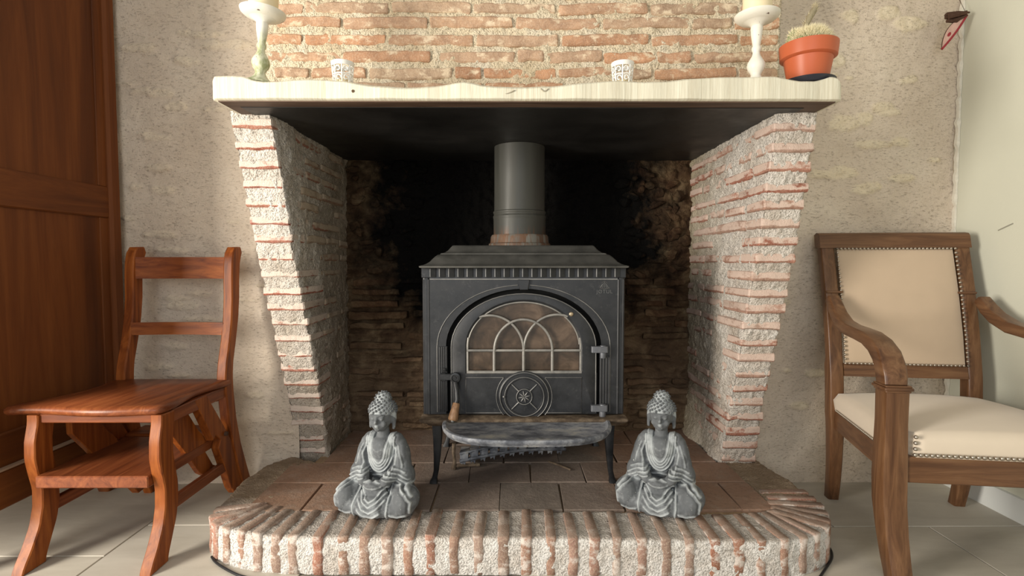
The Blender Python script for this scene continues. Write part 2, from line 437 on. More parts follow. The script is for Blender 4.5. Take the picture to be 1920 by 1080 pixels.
def mk_chipg():
    n = NT('chipped_green_white_paint', .45, .4); f = n.noise(n.map(n.co, (1, 1, .5)), 60, 4, .6); z = n.sep(n.wpos())[2]
    gr = n.mix(n.g(f, .4, .6), (.35, .38, .20), (.70, .70, .52)); c = n.mix(n.g(z, 1.46, 1.50), gr, (.80, .78, .70))
    n.color(n.mix(n.g(f, .68, .71), c, (.12, .05, .05))); return n.m
M['chipg'] = mk_chipg()
M['wax'] = mat_plain('ivory_wax', (.84, .72, .48), .5, .4, 0, .03)
M['white_tin'] = mat_plain('white_tin', (.84, .82, .76), .45, .4, 0, .03)
M['pot'] = mat_plain('orange_plastic', (.50, .115, .045), .42, .4, 0, .05, 8)
M['saucer'] = mat_plain('black_plastic', (.022, .024, .035), .35, .5)
M['soil'] = mat_plain('dry_soil', (.12, .08, .05), .95, .1, 0, .4, 90, .6, .004)
M['cactus'] = mat_plain('cactus_skin', (.22, .27, .12), .7, .2, 0, .3, 40)
M['spine'] = mat_plain('cream_spines', (.82, .74, .50), .7, .2, 0, .1)
M['cable'] = mat_plain('black_cable', (.012, .012, .014), .45, .4)
M['red'] = mat_plain('crimson_edging', (.33, .035, .045), .6, .3)
M['petal'] = mat_plain('cream_pink_cloth', (.62, .40, .33), .8, .2, 0, .35, 45)
M['darkfelt'] = mat_plain('brown_fibre', (.09, .05, .035), .9, .1, 0, .5, 70, .6, .004)
def mk_buddha():
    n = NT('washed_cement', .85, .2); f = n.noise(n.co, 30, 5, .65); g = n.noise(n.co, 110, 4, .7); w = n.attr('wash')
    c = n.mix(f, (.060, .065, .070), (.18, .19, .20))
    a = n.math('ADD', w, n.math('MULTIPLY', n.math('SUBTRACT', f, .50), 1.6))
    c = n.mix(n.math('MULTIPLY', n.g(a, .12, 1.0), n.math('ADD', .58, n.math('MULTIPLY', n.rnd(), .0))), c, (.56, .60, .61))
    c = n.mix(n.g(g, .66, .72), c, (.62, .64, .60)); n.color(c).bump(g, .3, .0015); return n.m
M['cement'] = mk_buddha()

# ------------------------------------------------------------------ shared measures
YW = 2.01; HZ = .105; YB = 2.33; ZP = 1.290
XLI, XLO, XRI, XRO = -.708, -.832, .786, .908
YL = [(.09, 2.03), (.305, 1.995), (.566, 1.888), (.832, 1.775), (1.115, 1.672), (1.30, 1.600)]
YR = [(.09, 1.94), (.339, 1.872), (.642, 1.770), (.867, 1.695), (1.041, 1.642), (1.30, 1.578)]

# ------------------------------------------------------------------ floor
gm = MB().box(-2.6, 2.0, -1.0, 2.45, -.06, -.004)
fl = gm.obj('floor', M['grout']); tag(fl, kind='structure')
def tile(x0, x1, y0, y1):
    g = .0018
    MB().box(x0+g, x1-g, y0+g, y1-g, -.02, 0, .0015).obj('tile', M['floor'], fl)
for (xa, xb, ys) in ((-2.37, -1.77, (.61, 1.21, 1.81, 2.4)), (-1.77, -1.17, (.31, .91, 1.505, 2.1)), (-1.17, -.57, (.49, 1.09, 1.685, 2.28)), (-.57, .03, (.2, .8, 1.4)), (.03, .63, (.5, 1.1, 1.7))):
    for a, b in zip(ys[:-1], ys[1:]): tile(xa, xb, a, b)
for (ya, yb, xs) in ((1.665, 2.265, (.63, 1.04, 1.664)), (1.065, 1.665, (.63, .744, 1.344, 1.664)), (.465, 1.065, (.63, 1.04, 1.664))):
    for a, b in zip(xs[:-1], xs[1:]): tile(a, b, ya, yb)

# ------------------------------------------------------------------ walls
def wall_patch(x0, x1, stones, edge_r=None):
    st = .0060; nx = int((x1-x0)/st); nz = int(2.42/st)
    X, Z = np.meshgrid(np.linspace(x0, x1, nx), np.linspace(-.01, 2.42, nz), indexing='ij')
    P = np.stack([X, np.zeros_like(X), Z], -1)
    d = .006*fbm(P*4, 3, 3)+.0022*fbm(P*np.array([28, 1, 40.]), 3, 9)
    sm = np.zeros_like(X)
    wob = .35*fbm(P*np.array([22, 1, 30.]), 3, 21)
    for (cx, cz, rx, rz) in stones:
        q = np.sqrt(((X-cx)/rx)**2+((Z-cz)/rz)**2)+wob
        sm = np.maximum(sm, np.clip((1.05-q)/.3, 0, 1))
    if x0 < -1: sm = sm*.9
    d += sm*(.007+.004*fbm(P*60, 2, 5))
    V = np.stack([X, YW-d, Z], -1)
    return V, sm, nx, nz
def pz(px, py): p = U(px, py, YW); return p.x, p.z
stL = []
for px, py, w, h in ((350, 115, 22, 10), (300, 175, 38, 9), (430, 85, 40, 9), (330, 200, 26, 8), (270, 170, 22, 8), (410, 205, 28, 7), (300, 315, 20, 7), (310, 355, 28, 8), (260, 90, 30, 8), (390, 65, 45, 6), (300, 440, 40, 7), (330, 470, 30, 7), (330, 560, 26, 7), (325, 650, 28, 8), (375, 600, 30, 7), (300, 690, 25, 6), (340, 575, 36, 9), (480, 740, 20, 7), (250, 350, 18, 7)):
    x, z = pz(px, py); stL.append((x, z, w*.0021, h*.0021))
stR = []
for px, py, w, h in ((1590, 30, 24, 13), (1665, 25, 24, 16), (1700, 45, 40, 14), (1580, 230, 35, 18), (1620, 222, 22, 14), (1655, 205, 28, 12), (1545, 328, 35, 10), (1580, 322, 30, 12), (1640, 270, 45, 9), (1690, 265, 28, 10), (1690, 335, 30, 8), (1750, 300, 22, 8), (1570, 115, 20, 14), (1630, 350, 30, 9), (1700, 150, 22, 8), (1560, 620, 20, 9), (1530, 700, 20, 9), (1500, 760, 18, 9)):
    x, z = pz(px, py); stR.append((x, z, w*.0019, h*.0019))
for k in range(16): stL.append((random.uniform(-1.45, -.85), random.uniform(.1, 2.2), random.uniform(.02, .06), random.uniform(.006, .012)))
for k in range(8): stR.append((random.uniform(.95, 1.6), random.uniform(.2, 2.2), random.uniform(.02, .05), random.uniform(.007, .013)))
V1, s1, a1, b1 = wall_patch(-2.2, XLO+.03, stL); V2, s2, a2, b2 = wall_patch(XRO-.03, 1.672, stR)
# ragged end of the stucco at the right corner
q = np.concatenate([grid_quads(a1, b1), grid_quads(a2, b2, off=a1*b1)])
# firebox seals behind (thickness of the wall)
wm = np_mesh('wall_back', np.concatenate([V1.reshape(-1, 3), V2.reshape(-1, 3)]), q)
at = wm.attributes.new('stone', 'FLOAT', 'POINT'); at.data.foreach_set('value', np.concatenate([s1.ravel()*.35, s2.ravel()*.75]).astype(np.float32))
wb = link('wall_back', wm, M['stucco']); tag(wb, kind='structure')
core = MB().box(-2.2, XLO+.02, YW+.014, YW+.3, 0, 2.42).box(XRO-.02, 1.70, YW+.014, YW+.3, 0, 2.42)
o = core.obj('wall_thickness', M['stucco'], wb)
# rough stucco lip along the corner
lip = MB(); rg = []
for i in range(150):
    z = 2.42*i/149; j = .0025*math.sin(z*91)+.002*math.sin(z*233+1)+.0015*random.uniform(-1, 1)
    rg.append([(1.661+j, YW-.004, z), (1.662+j, YW-.0155, z), (1.669, YW-.0175+j*.5, z), (1.672, YW-.004, z)])
lip.loft(rg); lip.obj('stucco_lip', mat_plain('pale_lime', (.72, .68, .58), .9, .1, 0, .2, 80, .4, .003), wb)
wr = MB().box(1.67, 1.80, -1.0, 2.3, 0, 2.42).obj('wall_right', M['plaster']); tag(wr, kind='structure')
p1 = UX(1872, 432, 1.67); p2 = UX(1900, 419, 1.67)
MB().tube([(1.6698, p1.y, p1.z), (1.6692, (p1.y+p2.y)/2, (p1.z+p2.z)/2), (1.6698, p2.y, p2.z)], .0022, 6).obj('scuff_mark', mat_plain('grey_scuff', (.33, .32, .26), .8), wr)
bbm = MB()
bbm.prism([(1.672, 0), (1.656, 0), (1.656, .070), (1.660, .078), (1.668, .080), (1.672, .080)], 'y', -1.0, YW-.004)
bb = bbm.obj('baseboard_right', M['white_wood']); tag(bb, kind='structure')

# ------------------------------------------------------------------ masonry helpers
def brick_mesh(L, D, H, jit=.0032, seg=8):
    """rounded irregular brick, length along x, depth y, height z, centred"""
    sd = random.randrange(9999); rings = []
    prof = []
    cb = min(.0045, H*.22, D*.22)
    for (sy, sz) in ((-1, -1), (1, -1), (1, 1), (-1, 1)):
        a, b = (D/2, H/2)
        if sy*sz > 0: prof += [(sy*a, sz*(b-cb)), (sy*(a-cb), sz*b)] if False else [(sy*(a-cb), sz*b), (sy*a, sz*(b-cb))][::(-1 if sy > 0 else -1)]
        else: prof += [(sy*(a-cb), sz*b), (sy*a, sz*(b-cb))]
    # order points by angle
    prof = sorted(set(prof), key=lambda p: math.atan2(p[1]/H, p[0]/D))
    xs = [-L/2, -L/2+.004]+[-L/2+L*(i+1)/seg for i in range(seg-1)]+[L/2-.004, L/2]
    for i, x in enumerate(xs):
        k = .86 if i in (0, len(xs)-1) else 1
        rings.append([(x, p[0]*(1-(1-k)*.35), p[1]*k) for p in prof])
    m = MB().loft(rings)
    A = np.array(m.v); 
    A = A+jit*np.stack([fbm(A*38+sd, 2, 1), fbm(A*38+sd, 2, 2), .9*fbm(A*30+sd, 2, 3)], -1)
    bow = random.uniform(-1, 1)*.0035; A[:, 2] += bow*(1-(2*A[:, 0]/L)**2)
    m.v = [tuple(a) for a in A]; return m
def place_brick(m, loc, rz, mat, parent, tilt=0, name='brick'):
    me = m.mesh(name, 32); me.materials.append(mat)
    o = bpy.data.objects.new(name, me); COL.objects.link(o); o.parent = parent
    o.location = Vector(loc)-parent_origin(parent); o.rotation_euler = (0, tilt, rz) if rz == 0 else (tilt, 0, rz)
    return o
def parent_origin(p):
    v = Vector((0, 0, 0))
    while p: v = v+p.location; p = p.parent
    return v

fire = empty('fireplace', (.04, 1.9, 0), 0, 'old brick fireplace with splayed whitewashed jambs around the black wood stove', 'fireplace')

# jambs
def jamb(xi, xo, prof, sgn, seed, bmat_f, bmat_s, plaster):
    """sgn=+1: left jamb (inner face looks +x)"""
    nz = 270; zs = np.linspace(.0, ZP+.004, nz)
    yf = interp(prof, np.maximum(zs, .09))
    n1, n2, n3 = 30, 30, 130
    rows = []; nor = []
    for (z, y) in zip(zs, yf):
        a = [(xo, lerp(YW+.02, y, t)) for t in np.linspace(0, 1, n1, endpoint=False)]
        b = [(lerp(xo, xi, t), y) for t in np.linspace(0, 1, n2, endpoint=False)]
        c = [(xi, lerp(y, YB+.05, t)) for t in np.linspace(0, 1, n3)]
        rows.append([(p[0], p[1], z) for p in a+b+c])
        nn = [(-sgn, 0)]*n1+[(0, -1)]*n2+[(sgn, 0)]*n3
        nn[n1] = (-sgn*.7, -.7); nn[n1+n2] = (sgn*.7, -.7)
        nor.append([(q[0], q[1], 0) for q in nn])
    P = np.array(rows); N = np.array(nor)
    d = -.002+.0045*fbm(P*15, 3, seed)+.0036*fbm(P*85, 2, seed+3)
    inner = (np.arange(n1+n2+n3) >= n1+n2)[None, :]
    d = d+inner*plaster*(.004+.006*fbm(P*7, 3, seed+7))
    # corner rounding
    ix = np.arange(n1+n2+n3); cr = np.minimum(abs(ix-n1), abs(ix-n1-n2)); d = d-.005*np.clip(1-cr/2.5, 0, 1)[None, :]
    low = np.clip((.30-P[..., 2])/.2, 0, 1)*inner; d = d+low*(.012+.018*fbm(P*9, 2, seed+9))
    V = P+N*d[..., None]
    me = np_mesh('jamb', V, grid_quads(nz, n1+n2+n3, flip=(sgn < 0)))
    jo = link('jamb', me, M['mortar_jamb_smeared' if sgn > 0 else 'mortar_jamb'], fire)
    rs = random.Random(seed); k = 0; z = HZ+.006
    while z < ZP-.022:
        pitch = .0567*(1+rs.uniform(-.06, .06)); h = rs.uniform(.026, .034) if sgn < 0 else rs.uniform(.022, .031); zc = z+h/2
        if zc+h/2 > ZP-.002: break
        y0 = float(interp(prof, zc)); t = abs(xi-xo)
        pr = rs.uniform(.000, .0045) if sgn < 0 else rs.uniform(-.001, .0025)
        L = rs.choice((.11, .13, .2, .22)); xm = (xi+xo)/2
        random.seed(seed*100+k)
        m = brick_mesh(t+2*pr+rs.uniform(-.004, .004), L, h)
        place_brick(m, (xm+sgn*rs.uniform(-.002, .003), y0-pr+L/2, zc), 0, bmat_f, jo, rs.uniform(-.015, .015))
        y = y0-pr+L+rs.uniform(.008, .02)
        while y < YB-.05:
            L2 = rs.uniform(.13, .25); L2 = min(L2, YB+.01-y)
            if rs.random() > plaster*.35:
                m = brick_mesh(L2, .05, h*rs.uniform(.85, 1.05))
                p2 = rs.uniform(.000, .004)+.004*plaster
                place_brick(m, (xi-sgn*(.025-p2), y+L2/2, zc+rs.uniform(-.003, .003)), PI/2, bmat_s, jo, rs.uniform(-.025, .025))
            y += L2+rs.uniform(.008, .02)
        z += pitch; k += 1
    return jo
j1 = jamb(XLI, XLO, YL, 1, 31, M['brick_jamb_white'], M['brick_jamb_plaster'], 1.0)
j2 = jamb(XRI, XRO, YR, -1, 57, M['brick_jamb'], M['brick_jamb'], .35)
tag(j1, 'left brick jamb thickly smeared with pale mortar'); tag(j2, 'right jamb with pink bricks standing proud of white mortar')

# breast
def breast():
    x0, x1 = XLO, XRO; nx, nz = 420, 160; zt = 1.95
    X, Z = np.meshgrid(np.linspace(x0, x1, nx), np.linspace(ZP+.005, zt, nz), indexing='ij')
    P = np.stack([X, np.full_like(X, 1.82), Z], -1)
    d = -.001+.0040*fbm(P*17, 3, 4)+.0042*fbm(P*85, 2, 8)
    V = P.copy(); V[..., 1] -= d
    V[0, :, 1] = 2.02; V[-1, :, 1] = 2.02; V[:2, :, 0] = x0; V[-2:, :, 0] = x1
    me = np_mesh('chimney_breast', V, grid_quads(nx, nz))
    bo = link('chimney_breast', me, M['mortar_breast'], fire)
    MB().box(x0+.004, x1-.004, 1.826, 2.03, zt-.01, 2.42).obj('upper_breast', M['mortar_breast'], bo)
    zy = lambda py: U(960, py, 1.82).z; xp = lambda px: U(px, 70, 1.82).x
    rows = [(165, [497, 620, 760, 905, 1060, 1200, 1330, 1462]),
            (137, [512, 580, 688, 850, 905, 1045, 1150, 1225, 1385, 1462]),
            (107, [497, 641, 810, 968, 1022, 1131, 1231, 1299, 1412, 1462]),
            (75, [497, 568, 725, 890, 1050, 1219, 1386, 1462]),
            (43, [520, 642, 803, 964, 1127, 1294, 1375, 1462]),
            (16, [497, 572, 732, 885, 1044, 1217, 1384, 1462]),
            (-13, [505, 650, 810, 960, 1120, 1280, 1400, 1462]),
            (-42, [497, 560, 720, 880, 1040, 1200, 1350, 1462]),
            (-71, [510, 640, 800, 965, 1125, 1290, 1462]),
            (-100, [497, 570, 730, 890, 1050, 1210, 1370, 1462])]
    rs = random.Random(5)
    for ri, (py, xs) in enumerate(rows):
        zc = zy(py)
        for i, (a, b) in enumerate(zip(xs[:-1], xs[1:])):
            xa = xp(a)+.006; xb = xp(b)-.006
            random.seed(ri*50+i); h = rs.uniform(.031, .037)
            m = brick_mesh(xb-xa, .06, h, .0042, 12)
            mid = (a+b)/2; tl = -.028 if mid > 1060 else rs.uniform(-.008, .008)
            place_brick(m, ((xa+xb)/2, 1.82+.03-rs.uniform(.002, .0075), zc+rs.uniform(-.002, .002)), 0, M['brick_breast'], bo, tl)
breast()

# fireback
def fireback():
    x0, x1 = XLI-.01, XRI+.01; nx, nz = 260, 230
    X, Z = np.meshgrid(np.linspace(x0, x1, nx), np.linspace(.05, ZP+.01, nz), indexing='ij')
    P = np.stack([X, np.full_like(X, YB), Z], -1)
    warp = .018*fbm(P*6, 2, 3); ph = ((Z+warp)/.043) % 1
    led = np.clip(ph*1.5, 0, 1)*np.clip((1-ph)*6, 0, 1)
    up = np.clip((Z-.72)/.2, 0, 1); msk = np.clip(.5+1.5*fbm(P*5, 2, 12), 0, 1)
    d = (.016*led*msk+.008*fbm(P*22, 3, 5))*(1-.5*up)+up*(.018*np.abs(fbm(P*13, 3, 15))+.006*fbm(P*45, 2, 17))
    V = P.copy(); V[..., 1] -= d
    me = np_mesh('fireback', V, grid_quads(nx, nz)); fo = link('fireback', me, M['back'], fire)
    rs = random.Random(11); k = 0; z = .13
    while z < .80:
        x = XLI+rs.uniform(0, .05)
        while x < XRI-.06:
            L = min(rs.uniform(.12, .26), XRI-.01-x)
            if rs.random() < .78:
                random.seed(900+k); k += 1; h = rs.uniform(.018, .032)
                m = brick_mesh(L, .06, h, .005)
                place_brick(m, (x+L/2, YB-rs.uniform(-.018, .012), z+rs.uniform(-.006, .006)), 0, M['back'], fo, rs.uniform(-.03, .03))
            x += L+rs.uniform(.01, .03)
        z += rs.uniform(.042, .056)
    for k in range(80):
        side = rs.random() < .5
        x = rs.uniform(XLI+.02, XLI+.33) if side else rs.uniform(XRI-.30, XRI-.02)
        zz = rs.uniform(.78, 1.27); m = MB().ball((0, 0, 0), (rs.uniform(.016, .042), .018, rs.uniform(.010, .024)), 8, 6)
        A = np.array(m.v); A = A+.008*np.stack([fbm(A*45+k, 2, 1), .5*fbm(A*45+k, 2, 2), fbm(A*45+k, 2, 3)], -1); m.v = [tuple(a) for a in A]
        place_brick(m, (x, YB-rs.uniform(.004, .020), zz), 0, M['back'], fo, rs.uniform(-.5, .5), 'stone')
fireback()
# hood plate closing the firebox at mantel level
hp = MB().box(XLI-.05, XRI+.05, 1.535, YB+.06, ZP-.006, ZP-.002)
hp.obj('hood_plate', M['plate'], fire)

# ------------------------------------------------------------------ mantel shelf
def mantel():
    root = empty('mantel_shelf', (.05, 1.47, 1.29), 0, 'thick cream-painted mantel shelf with wavy worn front edge above the stove', 'shelf')
    top = [(394, 147), (397, 142), (430, 142), (455, 143), (475, 150), (495, 154), (520, 153), (545, 150), (575, 149), (610, 149), (645, 152), (670, 157), (700, 162), (740, 165), (780, 165), (815, 162), (845, 157), (868, 154), (885, 156), (905, 161), (930, 164), (990, 164), (1040, 162), (1080, 158), (1120, 154), (1160, 151), (1185, 152), (1210, 154), (1250, 153), (1290, 149), (1340, 145), (1400, 144), (1455, 144), (1475, 148), (1500, 153), (1530, 152), (1548, 147), (1560, 143), (1572, 146), (1582, 156)]
    tab = [(U(x, y, 1.47).x, U(x, y, 1.47).z) for x, y in top]
    xl, xr = tab[0][0], tab[-1][0]; zp = 1.3455; zb = 1.2885
    n = 240; xs = np.linspace(xl, xr, n); rings = []
    for i, x in enumerate(xs):
        zt = float(interp(tab, x)); dip = max(0, zp-zt); e = min(x-xl, xr-x); fy = 1.47+.010*math.exp(-e/.006)+.002*math.sin(x*23)+.0015*math.sin(x*61)
        y1 = 1.82 if XLO < x < XRO else 1.99
        y1 = 1.825
        slope = .012+dip*2.2
        rings.append([(x, fy, zb+.003), (x, fy+.004, zb), (x, y1, zb), (x, y1, zp-.001), (x, fy+slope+.03, zp-.0005), (x, fy+slope, zp-dip*.25), (x, fy+.35*slope, zt+dip*.35), (x, fy+.003, zt+.0005), (x, fy, zt-.003)])
    m = MB().loft(rings); m.obj('shelf_board', M['mantel'], root, 40)
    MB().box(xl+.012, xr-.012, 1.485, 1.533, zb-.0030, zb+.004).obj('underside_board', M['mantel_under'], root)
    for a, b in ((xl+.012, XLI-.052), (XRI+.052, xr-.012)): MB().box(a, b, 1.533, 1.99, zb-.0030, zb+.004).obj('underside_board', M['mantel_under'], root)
    # wings reaching back to the wall beside the breast
    MB().box(xl+.002, XLO+.01, 1.80, YW, zb, zp-.001, .002).obj('shelf_wing', M['mantel'], root) if xl < XLO-.002 else None
    kp = U(662, 171, 1.47)
    MB().lathe([(.0042, 0), (.004, .001), (.0005, .0012)], (kp.x, 1.4695, kp.z), 12, 'y').obj('knot_hole', M['soil'], root)
    for a, b in ((928, 965), (1014, 1028)):
        q = []
        for t in np.linspace(0, 1, 9):
            p = U(lerp(a, b, t), 169+7*math.sin(t*PI) if b-a > 20 else 166+5*math.sin(t*PI), 1.4695); q.append((p.x, 1.4700, p.z))
        MB().tube(q, .0016, 6).obj('gouge', mat_plain('gouge_shade', (.36, .32, .24), .8), root)
    return root
mantel()

# ------------------------------------------------------------------ hearth
def hearth():
    root = empty('hearth', (.03, 1.7, 0), 0, 'raised brick hearth with rounded front corners and soldier bricks along its edge', 'hearth')
    # outline from the left wall, round the front, to the right wall
    ctrl = [(-.84, 2.02), (-.893, 1.93), (-.905, 1.85), (-.915, 1.79), (-.897, 1.67), (-.885, 1.555), (-.86, 1.50), (-.80, 1.462), (-.695, 1.425), (-.55, 1.41), (-.367, 1.408), (-.13, 1.408), (.06, 1.405), (.36, 1.397), (.612, 1.388), (.723, 1.385), (.82, 1.405), (.885, 1.445), (.93, 1.505), (.955, 1.57), (.962, 1.65), (.962, 1.736), (.958, 1.81), (.94, 1.87), (.93, 2.02)]
    C = np.array(ctrl); 
    for _ in range(3):
        A = C[:-1]*.75+C[1:]*.25; B = C[:-1]*.25+C[1:]*.75; Q = np.empty((2*len(A), 2)); Q[::2] = A; Q[1::2] = B
        C = np.vstack([C[:1], Q, C[-1:]])
    L = np.r_[0, np.cumsum(np.linalg.norm(np.diff(C, axis=0), axis=1))]
    def at(s): return np.array([np.interp(s, L, C[:, 0]), np.interp(s, L, C[:, 1])])
    def nrm(s):
        t = at(min(s+.03, L[-1]))-at(max(s-.03, 0)); t /= np.linalg.norm(t); return np.array([t[1], -t[0]])  # outward
    n = int(L[-1]/.006); ss = np.linspace(0, L[-1], n)
    prof = [(-.185, HZ-.012), (-.16, HZ-.006)]+[(-.16+.15*i/22, HZ-.004) for i in range(1, 23)]+[(-.005, HZ-.006), (-.002, HZ-.011)]+[(0, HZ-.011-(HZ-.011)*i/15) for i in range(1, 16)]
    P = np.zeros((n, len(prof), 3)); N = np.zeros_like(P)
    for i, s in enumerate(ss):
        a = at(s); o = nrm(s)
        for j, (d, z) in enumerate(prof):
            P[i, j] = (a[0]+o[0]*d, a[1]+o[1]*d, z); N[i, j] = (0, 0, 1) if d < -.006 else ((o[0], o[1], 0) if z < HZ-.012 else (o[0]*.7, o[1]*.7, .7))
    d = .0018+.0026*fbm(P*14, 3, 2)+.0030*fbm(P*85, 2, 6); d[:, 25:] -= .0022
    d[:, :2] = -.004
    me = np_mesh('mortar_bed', P+N*d[..., None], grid_quads(n, len(prof), flip=True))
    link('mortar_bed', me, M['mortar_hearth'], root)
    # inner screed under the tiles
    inn = [at(s)-nrm(s)*.15 for s in np.linspace(.05, L[-1]-.05, 60)]
    pts = [(float(a[0]), float(a[1])) for a in inn]+[(XRI-.0, YB+.03), (XLI, YB+.03)]
    MB().prism(pts, 'z', .02, HZ-.009).obj('screed', M['rusty_screed'], root)
    # soldier bricks
    rs = random.Random(3); s = .46; k = 0
    s1 = L[-1]-.30
    while s < s1:
        a = at(s); o = nrm(s); w = rs.uniform(.024, .032); pr = rs.uniform(.0015, .005); ln = rs.uniform(.145, .165)
        random.seed(400+k)
        m = brick_mesh(HZ+.003+rs.uniform(-.001, .003), ln, w, .0025, 4)   # x=height, y=length, z=thickness
        c = a+o*(pr-ln/2); zc = (HZ+.002)/2
        me = m.mesh('brick', 50); me.materials.append(M['brick_hearth'])
        X = Vector((0, 0, 1)); Y = Vector((-o[0], -o[1], 0)); Z = X.cross(Y)
        me.transform(Matrix((X, Y, Z)).transposed().to_4x4())
        b = bpy.data.objects.new('brick', me); COL.objects.link(b); b.parent = root
        b.location = Vector((c[0], c[1], zc))-root.location; b.rotation_euler = (0, 0, rs.uniform(-.06, .06))
        near = min(abs(s-.62), abs(s-(s1-.25)))
        s += rs.uniform(.058, .068) if near > .2 else rs.uniform(.048, .056); k += 1
    # tiles
    def ht(x0, x1, y0, y1, z=HZ+.0008):
        g = .0022; j = lambda: random.uniform(-.003, .003)
        q = [(x0+g+j(), y0+g+j()), (x1-g+j(), y0+g+j()), (x1-g+j(), y1-g+j()), (x0+g+j(), y1-g+j())]
        MB().prism(q, 'z', HZ-.02, z+random.uniform(-.0012, .0012), .0015).obj('tile', M['hearth_tile'], root)
    random.seed(77)
    for (ya, yb, xs) in ((1.562, 1.762, (-.80, -.625, -.44, -.235, -.03, .164, .35, .53, .70, .80)), (1.764, 1.94, (-.80, -.55, -.345, -.14, .075, .26, .43, .60, .80)), (1.942, 2.13, (-.69, -.46, -.24, -.02, .185, .40, .59, .77)), (2.132, 2.33, (-.69, -.50, -.30, -.10, .10, .30, .50, .77))):
        for a, b in zip(xs[:-1], xs[1:]): ht(a, b, ya, yb)
    return root
n = NT('hearth_screed', .95, .1); p = n.wpos(); f = n.noise(p, 12, 5, .65); g = n.noise(p, 100, 4, .7)
n.color(n.mix(n.math('MULTIPLY', n.g(g, .5, .75), .5), n.mix(f, (.24, .15, .085), (.46, .34, .22)), (.12, .08, .05))).bump(n.math('ADD', f, g), .6, .006)
M['rusty_screed'] = n.m
hearth_root = hearth()

